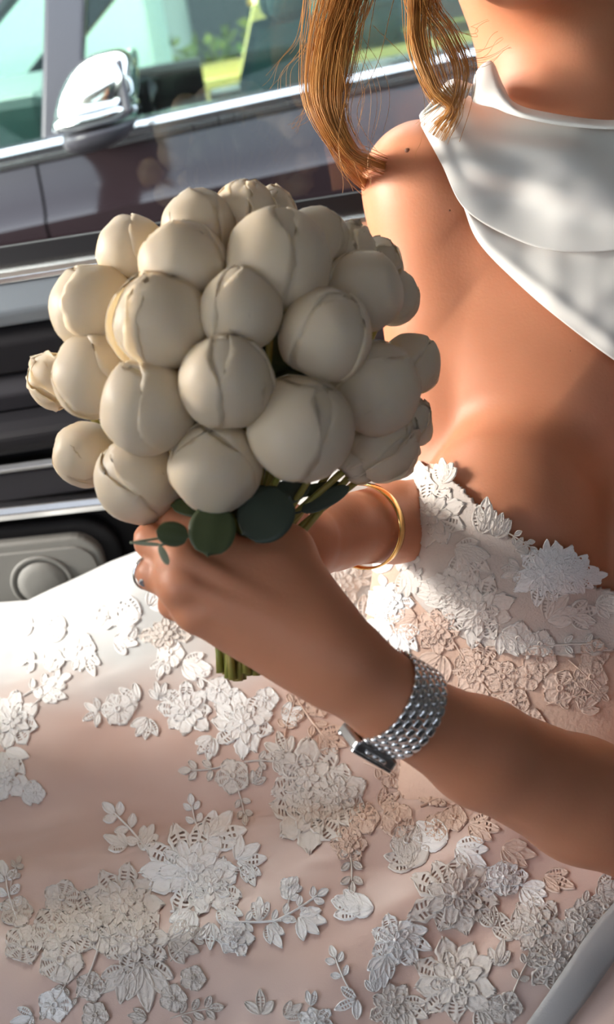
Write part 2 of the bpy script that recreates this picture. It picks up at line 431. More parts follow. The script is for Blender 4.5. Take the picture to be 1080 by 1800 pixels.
# ------------------------------------------------------------------ gown
gown = mk_empty('wedding_gown', (.10, .60, .45))
tag(gown, 'white and blush wedding gown with lace flowers and a draped satin collar', 'dress')
def inpoly(x, y, poly):
    x = np.asarray(x); y = np.asarray(y); r = np.zeros(x.shape, bool); n = len(poly)
    for i in range(n):
        x1, y1 = poly[i]; x2, y2 = poly[(i+1) % n]
        c = ((y1 > y) != (y2 > y)) & (x < (x2-x1)*(y-y1)/((y2-y1) if y2 != y1 else 1e-9)+x1); r ^= c
    return r
def cut_shell(V, F, poly, name, m, parent, th=.0015, zmax=None):
    pr = np.stack([540+V[:, 0]/V[:, 2]*FPX, 900-V[:, 1]/V[:, 2]*FPX, V[:, 2]], 1)
    ins = inpoly(pr[:, 0], pr[:, 1], poly)
    if zmax is not None: ins &= V[:, 2] < zmax
    keep = ins[F].any(1) if zmax is None else (ins[F].any(1) & (V[:, 2] < zmax)[F].all(1))
    Fk = F[keep]; used = np.unique(Fk)
    P2 = pr.copy(); out = used[~inpoly(pr[used, 0], pr[used, 1], poly)]
    A = np.array(poly, float); Bq = np.roll(A, -1, 0)
    for i in out:
        p = pr[i, :2]; t = np.clip(((p-A)*(Bq-A)).sum(1)/(((Bq-A)**2).sum(1)+1e-9), 0, 1); q = A+(Bq-A)*t[:, None]
        P2[i, :2] = q[np.argmin(((q-p)**2).sum(1))]
    X = np.stack([(P2[:, 0]-540)/FPX*P2[:, 2], (900-P2[:, 1])/FPX*P2[:, 2], P2[:, 2]], 1)
    mp = -np.ones(len(V), int); mp[used] = np.arange(len(used))
    o = mesh(name, c2w(X[used]), mp[Fk], m, parent); solid(o, th)
    return o, c2w(X[used]), mp[Fk]
corset_poly = [(700, 800), (760, 815), (830, 880), (880, 935), (960, 985), (1040, 1040), (1100, 1050), (1500, 900), (1500, 1650), (560, 1650), (560, 960), (640, 830)]
cs, csV, csF = cut_shell(TV, TF, corset_poly, 'bodice', M['corset'], gown)
TV2, TF2 = surface_nets(T, .0085); TV2 = relax(TV2, TF2, 2)
cupBVH = BVHTree.FromPolygons([tuple(v) for v in c2w(TV2)], [tuple(int(i) for i in f) for f in TF2])
cup_poly = [tuple(q) for q in catmull([(697, 812), (755, 822), (800, 850), (850, 905), (900, 950), (960, 985), (1030, 1030), (1085, 1050), (1100, 1130), (1000, 1150), (900, 1150), (820, 1125), (750, 1075), (705, 1010), (688, 930), (688, 860), (697, 812)], 70)][:-1]
cu, cuV, cuF = cut_shell(TV2, TF2, cup_poly, 'bodice_cup', M['cup'], gown, .003, .86)
bodBVH = BVHTree.FromPolygons([tuple(v) for v in np.concatenate([csV, cuV])], [tuple(int(i) for i in f) for f in np.concatenate([csF, cuF+len(csV)])])

# ---- satin collar
def drape_net(net, off=.008, smooth=2):
    net = [[list(q) for q in r] for r in net]
    D = np.array([[ (hit(torsoBVH, min(q[0], 1400), q[1])[2] or np.nan) if len(q) < 3 or q[2] is None else q[2] for q in r] for r in net], float)
    known = ~np.isnan(D)
    while np.isnan(D).any():
        D2 = D.copy()
        for i in range(D.shape[0]):
            for j in range(D.shape[1]):
                if np.isnan(D[i, j]):
                    nb = [D[a, b] for a, b in ((i-1, j), (i+1, j), (i, j-1), (i, j+1)) if 0 <= a < D.shape[0] and 0 <= b < D.shape[1] and not np.isnan(D[a, b])]
                    if nb: D2[i, j] = np.mean(nb)
        if np.isnan(D2).all(): D2[:] = .8
        D = D2
    out = []
    for i, r in enumerate(net):
        out.append([np.array([q[0], q[1], D[i, j]-off-(q[3] if len(q) > 3 else 0)]) for j, q in enumerate(r)])
    return out
def cloth(name, net, nu, nv, m, parent, th=.0012, off=.008, fold=None):
    S = patch(drape_net(net, off), nu, nv)
    if fold is not None:
        for i in range(nu):
            for j in range(nv): S[i, j, 2] -= fold(S[i, j, 0], S[i, j, 1])
    V = [tuple(P(*S[i, j])) for i in range(nu) for j in range(nv)]
    o = mesh(name, V, grid_faces(nu, nv), m, parent); solid(o, th, 0)
    return o, V
N_ = None
def f_main(x, y):
    a = .0035*math.exp(-((y-(255+.10*(x-860)-0.0006*(x-860)**2))/16)**2)*math.exp(-((x-920)/90)**2)
    b = .0045*math.exp(-((y-(300+.28*(x-860)))/26)**2)*math.exp(-((x-930)/110)**2)
    c = -.006*math.exp(-(((x-900)/60)**2+((y-340)/40)**2))+.004*math.exp(-(((x-1020)/70)**2+((y-330)/45)**2))
    return a+b+c+.0012*noise.noise(Vector((x/60, y/40, 3)))
rows = []
top = [(738, 206), (792, 166), (850, 178), (930, 203), (1010, 214), (1100, 216), (1220, 190)]
bot = [(742, 222), (778, 290), (818, 368), (905, 420), (985, 442), (1090, 440), (1220, 420)]
for t in np.linspace(0, 1, 5):
    bulge = .012*math.sin(math.pi*t)
    rows.append([(a[0]*(1-t)+b[0]*t, a[1]*(1-t)+b[1]*t, None, bulge+(.004 if t == 1 else 0)) for a, b in zip(top, bot)])
cl, _ = cloth('collar_wrap', rows, 60, 90, M['satin'], gown, off=.016, fold=f_main)
def f_low(x, y):
    return .004*math.exp(-((y-(470+.75*(x-900)))/18)**2)*.6+.0015*noise.noise(Vector((x/50, y/50, 9)))
top = [(806, 330), (840, 372), (905, 412), (985, 430), (1090, 425), (1220, 405)]
bot = [(816, 362), (842, 425), (905, 492), (985, 562), (1090, 640), (1220, 720)]
rows = [[(a[0]*(1-t)+b[0]*t, a[1]*(1-t)+b[1]*t, None, .004*math.sin(math.pi*t)) for a, b in zip(top, bot)] for t in np.linspace(0, 1, 4)]
cloth('collar_underlayer', rows, 40, 70, M['satin'], gown, off=.009, fold=f_low)
top = [(830, 170, .80), (838, 128, .79), (864, 108, .79), (884, 150, .785), (906, 182, .782), (970, 200, .775), (1085, 212, .77), (1200, 190, .77)]
bot = [(832, 178, .79), (846, 184, .782), (870, 190, .775), (895, 200, .77), (930, 210, .765), (1000, 222, .76), (1100, 226, .755), (1220, 200, .755)]
rows = [[(a[0]*(1-t)+b[0]*t, a[1]*(1-t)+b[1]*t, a[2]*(1-t)+b[2]*t, .006*math.sin(math.pi*t)) for a, b in zip(top, bot)] for t in np.linspace(0, 1, 4)]
cloth('collar_stand', rows, 26, 70, M['satin'], gown, off=0)
# the lobe and pleat on the shoulder
rows = [[(738, 204, .80), (762, 186, .80), (790, 172, .80), (820, 172, .80)], [(745, 195, .785), (772, 168, .78), (798, 152, .78), (828, 160, .785)],
        [(768, 180, .80), (778, 154, .80), (798, 140, .80), (832, 150, .80)], [(790, 190, .82), (790, 160, .82), (806, 146, .82), (836, 152, .82)]]
cloth('collar_fold', rows, 24, 24, M['satin'], gown, off=0)
# ---- skirt : a height field over the lap and the seat
def sst(a, b, x):
    t = min(1, max(0, (x-a)/(b-a))); return t*t*(3-2*t)
def skirt_z(x, y):
    z = .60
    # thighs towards the front of the car
    t = min(1, max(0, (.32-x)/.75))
    for yc, rr in ((.50-.02*t, .10), (.70+.03*t, .095)):
        z += (.055-.02*t)*math.exp(-((y-yc)/rr)**2)
    # raised sweep of train against the door
    rid = .055+.35*max(0, min(.36, x+.32))
    z += rid*math.exp(-((y-.90)/.085)**2)*(1-sst(.16, .30, x))
    # waist side
    z += .02*sst(.02, .22, x)*math.exp(-((y-.66)/.16)**2)
    z -= .25*sst(.33, .10, y)**2
    z -= .30*sst(-.44, -.60, x)
    z -= .22*sst(.935, 1.0, y)
    # folds, mostly running along the lap
    q = Vector((x*1.4, y*4.5, 1.7)); a = noise.noise(q)
    z += .012*a
    u = y+.18*x+.05*noise.noise(Vector((x*2.2, y*2, 5)))
    z += .008*math.sin(u*60+1)*(.5+.5*noise.noise(Vector((x*3, y*3, 8)))) 
    u2 = y-.55*x
    z += .004*math.sin(u2*75)*sst(.0, .15, x+.1)*sst(.75, .55, y)
    z += .006*noise.noise(Vector((x*9, y*24, 2)))+.0012*noise.noise(Vector((x*30, y*60, 4)))
    return z
NX, NY = 280, 250
xs = np.linspace(-.60, .62, NX); ys = np.linspace(.05, 1.0, NY)
SV = [(x, y, skirt_z(x, y)) for x in xs for y in ys]; SF = grid_faces(NX, NY)
skirt = mesh('skirt', SV, [f[::-1] for f in SF], M['skirt'], gown); solid(skirt, .002, -1)
skBVH = BVHTree.FromPolygons(SV, [tuple(f) for f in SF])
# ------------------------------------------------------------------ bouquet
BC = C3(412, 640, .628); BR = .100
bouquet = mk_empty('bouquet', tuple(P(425, 1190, .59)))
tag(bouquet, 'round bouquet of cream peony buds held in both hands', 'bouquet')
def unit(v): v = np.asarray(v, float); return v/np.linalg.norm(v)
def frame(a):
    a = unit(a); h = np.array([0, 0, 1.0]) if abs(a[2]) < .8 else np.array([1.0, 0, 0])
    s = unit(np.cross(a, h)); return a, s, np.cross(a, s)
def bud_radius(d, a, seed, r, tip):
    """radius of the bud along direction d"""
    c = float(np.clip(d@a, -1, 1)); ang = math.acos(c)
    k = 1 + tip*math.exp(-(ang/.36)**2) - .05*math.exp(-((math.pi-ang)/.6)**2)
    n = noise.noise(Vector((d[0]*1.6+seed, d[1]*1.6, d[2]*1.6)))*.05 + noise.noise(Vector((d[0]*4+seed, d[1]*4+9, d[2]*4)))*.016
    return r*(k+n)
def petal(c, r, a, phi, layer, seed, W=1.15, tmax=1.05, tmin=-1.7, cen=1.05, lift=.05, rag=.06, tip=.06, nu=15, nv=19, squash=.96):
    a, s, t = frame(a); side = -s*math.sin(phi)+t*math.cos(phi); rad = s*math.cos(phi)+t*math.sin(phi)
    p = rad*math.sin(cen)+a*math.cos(cen); up = -rad*math.cos(cen)+a*math.sin(cen)
    V = []
    for i in range(nv):
        v = i/(nv-1); sh = max(0, 1-abs(2*v-1)**2.8)**(1/2.4)
        for j in range(nu):
            u = -1+2*j/(nu-1)
            e = noise.noise(Vector((u*2.2+seed*3.1, v*3+layer, seed)))*rag + noise.noise(Vector((u*7+seed, v*7, layer)))*rag*.5
            tt = tmin+(tmax-tmin)*v + (e*1.6 - .10*abs(u)**3)*v**3 + .08*math.cos(u*math.pi)*v**6
            ss = u*W*sh*(1+e*abs(u)**3)
            d = unit(math.cos(ss)*(math.cos(tt)*p+math.sin(tt)*up)+math.sin(ss)*side)
            edge = max(abs(u)**5*sh, v**7)
            rr = bud_radius(d, a, seed, r, tip)*(1+.016*layer+lift*edge*(1+2*e)) 
            if v < .06: rr *= .97
            q = d*rr
            q = q + a*(float(q@a)*(squash-1)*-1 if False else 0)
            V.append(c+q)
    return np.array(V), grid_faces(nv, nu)
buds = [ # px, py, r px, depth shift, open, tip, spin, extra tilt (x, y)
 (352, 402, 62, .010, .5, .02, 1.2), (430, 385, 52, .022, .8, .05, .3), (478, 385, 40, .035, .9, .10, 2.0), (555, 425, 56, .020, .4, .02, 1.0),
 (608, 450, 44, .022, .9, .12, .2), (655, 478, 46, .028, .8, .06, 2.2), (232, 440, 56, .010, .15, .05, 3.3), (325, 470, 74, .000, .3, .02, .8),
 (490, 462, 88, -.004, .1, .00, 1.57), (166, 545, 72, .004, .45, .06, 4.0), (284, 570, 76, -.004, .62, .00, 4.4), (424, 548, 67, -.004, .25, .12, .1),
 (636, 515, 68, .008, .2, .04, .4), (690, 525, 46, .030, .5, .04, .9), (571, 592, 77, -.003, .15, .00, 2.4), (168, 665, 70, .004, .2, .06, 2.9),
 (98, 672, 42, .035, 1., .04, 1.1), (262, 718, 80, -.004, .25, .11, 3.6), (398, 673, 79, -.006, .3, .13, 1.9), (152, 798, 54, .018, .4, .03, .5),
 (250, 842, 76, .004, .5, .00, 2.2), (380, 822, 76, -.002, .1, .02, .9), (529, 756, 89, -.006, .1, .00, 1.3), (655, 684, 78, .004, .35, .03, .1),
 (722, 640, 50, .030, .3, .04, 1.8), (664, 778, 60, .010, 1., .02, 2.6), (706, 742, 42, .026, 1., .02, .6), (628, 806, 38, .022, 1., .02, 1.6), (696, 796, 34, .030, 1., .03, 3.6),
]
SB = C3(418, 985, .600)
bind = C3(425, 1040, .598)
core_dirs = []
stem_n = 0
for i, (px, py, rp, dz, op, tip, spin) in enumerate(buds):
    dx = (px-412)/FPX*.57; dy = (640-py)/FPX*.57
    h = math.sqrt(max(.0012, BR**2-dx*dx-dy*dy*.9))
    d = BC[2]-h+dz; c = C3(px, py, d); r = rp/FPX*d*1.05
    a = unit(c-SB); 
    pe = mk_empty('peony', tuple(c2w(c-a*r*.9)), bouquet)
    Vc = []; n1, n2 = 18, 26; A, S_, T_ = frame(a)
    for k in range(n1):
        th = math.pi*k/(n1-1)
        for l in range(n2):
            q = 2*math.pi*l/n2; dd = A*math.cos(th)+(S_*math.cos(q)+T_*math.sin(q))*math.sin(th)
            Vc.append(c+dd*bud_radius(dd, a, i*1.7, r*.955, tip))
    mesh('bud', c2w(np.array(Vc)), grid_faces(n1, n2, True), M['petal_core'], pe)
    npet = 5 if op < .6 else (6 if op < .75 else 9)
    for k in range(npet):
        ph = spin+k*2.4
        if op > .75 and k >= 3:
            V, F = petal(c, r*(.95+.012*k), a, ph, k*.5, i*1.7+k*.77, W=random.uniform(.55, .8), tmax=random.uniform(.55, 1.0), tmin=-1.5, cen=1.05, lift=random.uniform(.08, .20), rag=.30, tip=tip, nu=21, nv=21)
        elif op > .6 and k >= 2:
            V, F = petal(c, r*(.97+.01*k), a, ph, k*.8, i*1.7+k*.37, W=.8+.1*random.random(), tmax=.62+.3*random.random(), cen=1.0, lift=.05+.07*op, rag=.13+.12*op, tip=tip)
        else:
            V, F = petal(c, r*.96, a, ph, k*.9, i*1.7+k*.21*op, W=1.1+.25*random.random(), tmax=1.15-.35*op+.3*random.random()-.12*k, cen=1.1, lift=.015+.03*op, rag=.04+.08*op, tip=tip)
        o = mesh('petal', c2w(V), F, M['petal'], pe); solid(o, .0007, -1)
    # its stem
    base = c-a*r*.95; j1 = rng.normal(0, 1, 3)
    ang = i*2.399; rr = .0135*math.sqrt((i+.5)/27)
    off = np.array([math.cos(ang)*rr, 0, math.sin(ang)*rr*.75])
    end = C3(427, 1186+random.uniform(-10, 9), .596)+off*1.1
    pts = catmull([base, base*.45+(bind+off)*.55+np.array([0, .004, 0]), bind+off, end], 14)
    V, F = tube([tuple(q) for q in c2w(pts)], [.0021]*13+[.0024], 8)
    mesh('stem', V, F, M['stem'], bouquet)
# dark sepals filling the inside of the dome
for i in range(26):
    ang = i*2.399; z = 1-2*(i+.5)/26; rr = math.sqrt(1-z*z)
    dd = np.array([rr*math.cos(ang), z*.9, -abs(rr*math.sin(ang))*.9+.1]); c = C3(412, 660, .625)+dd*.062
    A, S_, T_ = frame(unit(dd)); V = []
    for k in range(7):
        v = k/6; wd = .017*math.sin(math.pi*(v*.92+.04))
        for l in range(5):
            u = -1+l/2; V.append(c+A*.006*(1-u*u)*1+S_*wd*u+T_*(v-.5)*.055-A*(v-.5)**2*.04)
    o = mesh('leaf', c2w(np.array(V)), grid_faces(7, 5), M['leaf'], bouquet); solid(o, .0006); o['label'] = 'small dark leaf deep between the buds'
def leaf(px, py, d, L, Wd, rot, m, tilt=(0, 0), curl=.25, label=None, pw=2.0, fold=.15):
    """leaf centred on px,py ; L, Wd half sizes in px ; rot degrees of the long axis in the picture plane ; tilt = depth slope"""
    V = []; nu, nv = 9, 13; s = d/FPX
    for i in range(nv):
        v = -1+2*i/(nv-1); sh = max(0, 1-abs(v)**pw)**(1/pw) if pw >= 2 else max(0, 1-abs(v))**.7*1.0
        for j in range(nu):
            u = -1+2*j/(nu-1); x = v*L; y = u*Wd*sh
            X = x*math.cos(R(rot))-y*math.sin(R(rot)); Y = x*math.sin(R(rot))+y*math.cos(R(rot))
            dep = tilt[0]*X*s+tilt[1]*Y*s - curl*(u*sh)**2*Wd*s*.4 + fold*abs(u*sh)*Wd*s + curl*v*v*L*s*.3
            V.append(tuple(P(px+X, py-Y, d+dep)))
    o = mesh('leaf', V, grid_faces(nv, nu), m, bouquet); solid(o, .0005)
    if label: o['label'] = label
    a = (-math.cos(R(rot)), math.sin(R(rot)))
    p0 = V[nu//2]; p1 = tuple(c2w(C3(430, 900, .60)))
    tv, tf = tube([p0, tuple(np.array(p0)*.55+np.array(p1)*.45+np.array([0, 0, -.004])), p1], [.0007, .0009, .0011], 6)
    mesh('leaf_stalk', tv, tf, m, bouquet)
leaf(373, 932, .532, 46, 42, 80, M['leaf'], (.1, .5), label='round dark green leaf over the knuckles')
leaf(468, 905, .545, 54, 48, 40, M['leaf_grey'], (.2, .5), label='large round grey-green leaf')
leaf(303, 939, .528, 29, 22, 170, M['leaf'], (.2, .3), label='small round dark green leaf')
leaf(352, 893, .560, 52, 18, 175, M['leaf'], (0, .8), label='olive leaf edge under the buds')
leaf(430, 880, .575, 60, 26, 10, M['leaf_grey'], (0, .6))
leaf(500, 868, .585, 50, 22, 20, M['leaf_grey'], (0, .6))
leaf(572, 878, .600, 48, 15, 27, M['leaf_grey'], (.1, .4), label='long dark leaf beside the bangled wrist')
leaf(545, 862, .608, 60, 10, 12, M['leaf'], (.1, .4))
leaf(258, 956, .525, 28, 3.5, -4, M['leaf_pale'], (.2, .2), label='thin pale sprig leaf')
leaf(288, 976, .524, 19, 7, -65, M['leaf_pale'], (.2, .2), label='small pale sprig leaf over the ring finger')
leaf(486, 640, .585, 40, 26, 70, M['leaf'], (.1, .1))
leaf(342, 765, .58, 40, 20, 60, M['leaf'], (.1, .1))

# ------------------------------------------------------------------ gold bangle on the far wrist, watch, ring
def ring_frame(c, ax, yhint):
    ax = unit(ax); y = unit(yhint-ax*float(yhint@ax)); return ax, y, np.cross(ax, y)
cA = C3(640, 925, .760); ax = unit(C3(690, 915, .80)-C3(590, 935, .725)); ax, y_, z_ = ring_frame(cA, ax+np.array([.0, .05, .0]), np.array([0, 1.0, 0]))
V = []; nR, nP = 72, 8
for i in range(nR):
    q = 2*math.pi*i/nR
    for k in range(nP):
        g = 2*math.pi*k/nP; rr = .0338+.0010*math.cos(g); wd = .0050*np.sign(math.sin(g))*abs(math.sin(g))**.5
        V.append(cA+(y_*math.cos(q)*.99+z_*math.sin(q)*1.0)*rr+ax*wd)
F = grid_faces(nR, nP, True)+[((nR-1)*nP+k, (nR-1)*nP+(k+1) % nP, (k+1) % nP, k) for k in range(nP)]
bangle = mesh('bangle', c2w(np.array(V)), F, M['gold']); tag(bangle, 'narrow polished gold bangle on the far wrist', 'bracelet')

# wrist watch
wax = unit(C3(610, 1180, .552)-C3(800, 1295, .586))     # towards the hand
wc = C3(699, 1238, .5630)
vdir = np.array([0, 0, -1.0])
wax, wn, wz = ring_frame(wc, wax, vdir)              # wn: towards the viewer ; wz: across
if wz[1] > 0: wz = -wz                               # wz points down the picture (outer side of wrist)
watch = mk_empty('wrist_watch', tuple(c2w(wc+wz*.03)))
tag(watch, 'steel wrist watch with a bead-link bracelet on the near wrist', 'watch')
RX, RY = .0275, .0280                                # towards viewer / across
def wpt(q, dr, al): return wc+wn*math.cos(q)*(RX+dr)+wz*math.sin(q)*(RY+dr)+wax*(al)
# one link: a rounded pillow, shared by all
def pillow(sx, sy, sz, n=5):
    V = []; 
    N1, N2 = 7, 12
    for i in range(N1):
        t = -math.pi/2+math.pi*i/(N1-1)
        for k in range(N2):
            p = 2*math.pi*k/N2
            f = lambda x: np.sign(x)*abs(x)**.55
            V.append((f(math.cos(t)*math.cos(p))*sx, f(math.cos(t)*math.sin(p))*sy, f(math.sin(t))*sz))
    return V, grid_faces(N1, N2, True)
lv, lf = pillow(.0031, .0025, .0013)                 # around, along arm, radial
lme = bpy.data.meshes.new('link'); lme.from_pydata(lv, [], lf); lme.polygons.foreach_set('use_smooth', [True]*len(lf)); lme.materials.append(M['steel'])
qcase = R(92)
NL = 27; first = True
for row in range(5):
    for i in range(NL):
        q = 2*math.pi*(i+.5*(row % 2))/NL
        dq = (q-qcase+math.pi) % (2*math.pi)-math.pi
        if abs(dq) < .36: continue
        al = (row-2)*.0051
        p = wpt(q, .0, al); tdir = unit(wpt(q+.01, 0, al)-wpt(q-.01, 0, al)); rdir = unit(np.cross(tdir, wax)); 
        if rdir@(p-wc) < 0: rdir = -rdir
        ydir = np.cross(rdir, tdir)
        o = bpy.data.objects.new('link', lme); scn.collection.objects.link(o); o.parent = watch
        Mw = np.array([MROT@tdir, MROT@ydir, MROT@rdir]).T
        loc = c2w(p)-np.array(ORG[watch.name])
        o.matrix_local = Matrix([list(Mw[r])+[loc[r]] for r in range(3)]+[[0, 0, 0, 1]])
# dark pins under the links
V = []
for i in range(61):
    q = qcase+.36+(2*math.pi-.72)*i/60
    for al, dr in ((-.0122, -.0012), (-.0122, -.0002), (.0122, -.0002), (.0122, -.0012)): V.append(wpt(q, dr, al))
mesh('bracelet_core', c2w(np.array(V)), grid_faces(61, 4, True), M['steel_dark'], watch, smooth=False)
# case
cr = unit(wn*math.cos(qcase)+wz*math.sin(qcase)); ct = unit(-wn*math.sin(qcase)+wz*math.cos(qcase)); cc = wpt(qcase, .0022, 0)
def wbox(name, hx, hy, hz, ctr, m, bv, lab=None):
    V = [c2w(ctr+ct*a*hx+wax*b*hy+cr*c*hz) for a in (-1, 1) for b in (-1, 1) for c in (-1, 1)]
    o = mesh(name, V, [(0, 1, 3, 2), (4, 6, 7, 5), (0, 4, 5, 1), (2, 3, 7, 6), (0, 2, 6, 4), (1, 5, 7, 3)], m, watch, smooth=False); bevel(o, bv)
    return o
wbox('case', .0128, .0155, .0036, cc, M['steel_dark'], .002)
wbox('dial', .0085, .0118, .0004, cc+cr*.0037, M['dial'], .0002)
wbox('bezel', .0020, .0150, .0012, cc+cr*.0034-ct*.0108, M['steel'], .0008); wbox('bezel', .0020, .0150, .0012, cc+cr*.0034+ct*.0108, M['steel'], .0008)
wbox('hand', .0002, .0035, .0001, cc+cr*.0043+wax*.003, M['ink'], .00005)
wbox('hand', .0028, .0002, .0001, cc+cr*.0043+ct*.002, M['ink'], .00005)
for sx in (-1, 1):
    for sy in (-1, 0, 1):
        p = cc+ct*sx*.0125+wax*sy*.0052; 
        lvv = [c2w(p+ct*v[0]*.8+wax*v[1]*1.1+cr*v[2]) for v in lv]
        mesh('lug', lvv, lf, M['steel'], watch)
p = cc+wax*-.0155*1.0; V, F = tube([tuple(c2w(p)), tuple(c2w(p-wax*.003))], .0016, 12); mesh('crown', V, F, M['steel'], watch)

# engagement ring
rc = C3(263, 1006, .5655); rax = unit(C3(322, 1032, .549)-C3(263, 1003, .575)); rax = unit(C3(300, 1010, .556)-C3(262, 990, .575))
rax, ry, rz = ring_frame(rc, rax, np.array([0, 0, -1.0]))
V = []; nR = 40
for i in range(nR):
    q = 2*math.pi*i/nR
    for k in range(8):
        g = 2*math.pi*k/8; V.append(rc+(ry*math.cos(q)+rz*math.sin(q))*(.0103+.0007*math.cos(g))+rax*.0011*math.sin(g))
F = grid_faces(nR, 8, True)+[((nR-1)*8+k, (nR-1)*8+(k+1) % 8, (k+1) % 8, k) for k in range(8)]
fr = mk_empty('finger_ring', tuple(c2w(rc))); tag(fr, 'silver ring with a small stone on the finger under the small leaves', 'ring')
mesh('band', c2w(np.array(V)), F, M['steel'], fr)
sd = unit(C3(254, 1022, .556)-rc); sc = rc+sd*.0120; A, S_, T_ = frame(sd); V = []
for (rr, hh) in ((.0004, -.0025), (.0030, 0), (.0022, .0011), (.0003, .0012)):
    for k in range(8): V.append(sc+A*hh+(S_*math.cos(k*math.pi/4)+T_*math.sin(k*math.pi/4))*rr)
mesh('stone', c2w(np.array(V)), grid_faces(4, 8, True), M['steel'], fr, smooth=False)

# ------------------------------------------------------------------ hair
def lock(name, paths, n, spread, rad, wave, label):
    cu = bpy.data.curves.new(name, 'CURVE'); cu.dimensions = '3D'; cu.bevel_depth = rad; cu.bevel_resolution = 0; cu.use_fill_caps = False
    org = Vector(P(*paths[0][0][:3]))
    for i in range(n):
        path = paths[int(random.random()*len(paths)) % len(paths)]
        a, b = random.gauss(0, 1), random.gauss(0, 1); ph = random.uniform(0, 6.28); cut = 1 if random.random() < .75 else random.uniform(.55, .95)
        fl = random.gauss(0, 1) if random.random() < .12 else 0
        pts = catmull([p[:3] for p in path], 26); wd = catmull([[p[3]] for p in path], 26)[:, 0]
        K = max(6, int(26*cut)); sp = cu.splines.new('POLY'); sp.points.add(K-1)
        for k in range(K):
            t = k/25; x, y, d = pts[k]; 
            tx, ty, _ = pts[min(k+1, 25)]-pts[max(k-1, 0)]; L = math.hypot(tx, ty)+1e-6; nx_, ny_ = -ty/L, tx/L
            s = a*wd[k]*.62*(1-.12*math.sin(ph+t*5)) + wave*math.sin(ph+t*7)*t + fl*14*t**2
            q = P(x+nx_*s, y+ny_*s, d+b*wd[k]/FPX*.8*.45)
            sp.points[k].co = (*(q-org), 1); sp.points[k].radius = 1.1-.5*t
    cu.materials.append(M['hair'])
    tmp = bpy.data.objects.new('tmp', cu); scn.collection.objects.link(tmp); dg = bpy.context.evaluated_depsgraph_get()
    me = bpy.data.meshes.new_from_object(tmp.evaluated_get(dg)); bpy.data.objects.remove(tmp); me.materials.clear(); me.materials.append(M['hair'])
    o = bpy.data.objects.new(name, me); scn.collection.objects.link(o); o.parent = person; o.location = org-ORG[person.name]; o['label'] = label; o['kind'] = 'stuff'
    return o
lock('hair_lock', [[(640, -140, .74, 34), (598, -10, .72, 36), (566, 80, .71, 24), (556, 170, .71, 17), (590, 250, .72, 12), (630, 310, .80, 10), (700, 362, .90, 8)],
                   [(640, -140, .74, 34), (606, -10, .72, 34), (582, 80, .71, 26), (574, 180, .71, 20), (610, 260, .72, 12), (650, 285, .76, 12), (712, 306, .85, 10)],
                   [(650, -140, .74, 36), (618, 0, .72, 30), (604, 100, .71, 26), (596, 190, .71, 16), (612, 250, .74, 18), (665, 320, .88, 16)]], 330, 1.0, .00030, 3, 'long copper-blonde lock falling to the bare shoulder')
lock('hair_lock', [[(735, -140, .77, 26), (735, 0, .75, 22), (738, 70, .74, 20), (765, 150, .74, 18), (795, 190, .745, 12), (770, 225, .752, 16)],
                   [(740, -140, .77, 26), (748, 0, .75, 22), (782, 60, .74, 20), (808, 120, .74, 18), (800, 180, .745, 14), (765, 240, .755, 26)],
                   [(730, -140, .77, 24), (732, 0, .75, 18), (728, 80, .74, 12), (748, 140, .74, 10), (772, 180, .745, 10)]], 210, 1, .00030, 3, 'shorter wispy lock ending over the satin collar')
for q in [[(545, -40, .72, 6), (535, 70, .72, 14), (500, 120, .72, 20), (482, 160, .72, 24)], [(620, 60, .72, 30), (660, 160, .72, 50), (650, 260, .73, 60), (660, 330, .74, 60)], [(560, 120, .72, 8), (545, 190, .72, 14), (512, 225, .72, 18)],
          [(770, 60, .75, 12), (840, 90, .75, 30), (880, 60, .76, 30)]]:
    lock('stray_hair', [q], 9, 1, .00018, 8, 'fine stray hairs')
# ------------------------------------------------------------------ lace appliques (every motif is a raised mesh on the cloth)
def put(bvh, piece, name, m, parent, extra=.0006):
    V = []; F = []
    for (pv, pf) in piece:
        idx = []; ok = True; W_ = []
        for (x, y, h) in pv:
            p, n, d = hit(bvh, x, y)
            W_.append(None if p is None else tuple(p+n*(h+extra)))
        for f in pf:
            if any(W_[i] is None for i in f): continue
            pts = [np.array(W_[i]) for i in f]
            if max(np.linalg.norm(pts[0]-q) for q in pts) > .03: continue
            b = len(V); V += [W_[i] for i in f]; F.append(tuple(range(b, b+len(f))))
    if not F: return None
    # weld
    key = {}; NV = []; mp = []
    for v in V:
        k = (round(v[0], 6), round(v[1], 6), round(v[2], 6))
        if k not in key: key[k] = len(NV); NV.append(v)
        mp.append(key[k])
    F2 = [tuple(mp[i] for i in f) for f in F]
    F2 = [f for f in F2 if len(set(f)) == len(f)]
    return mesh(name, NV, F2, m, parent)
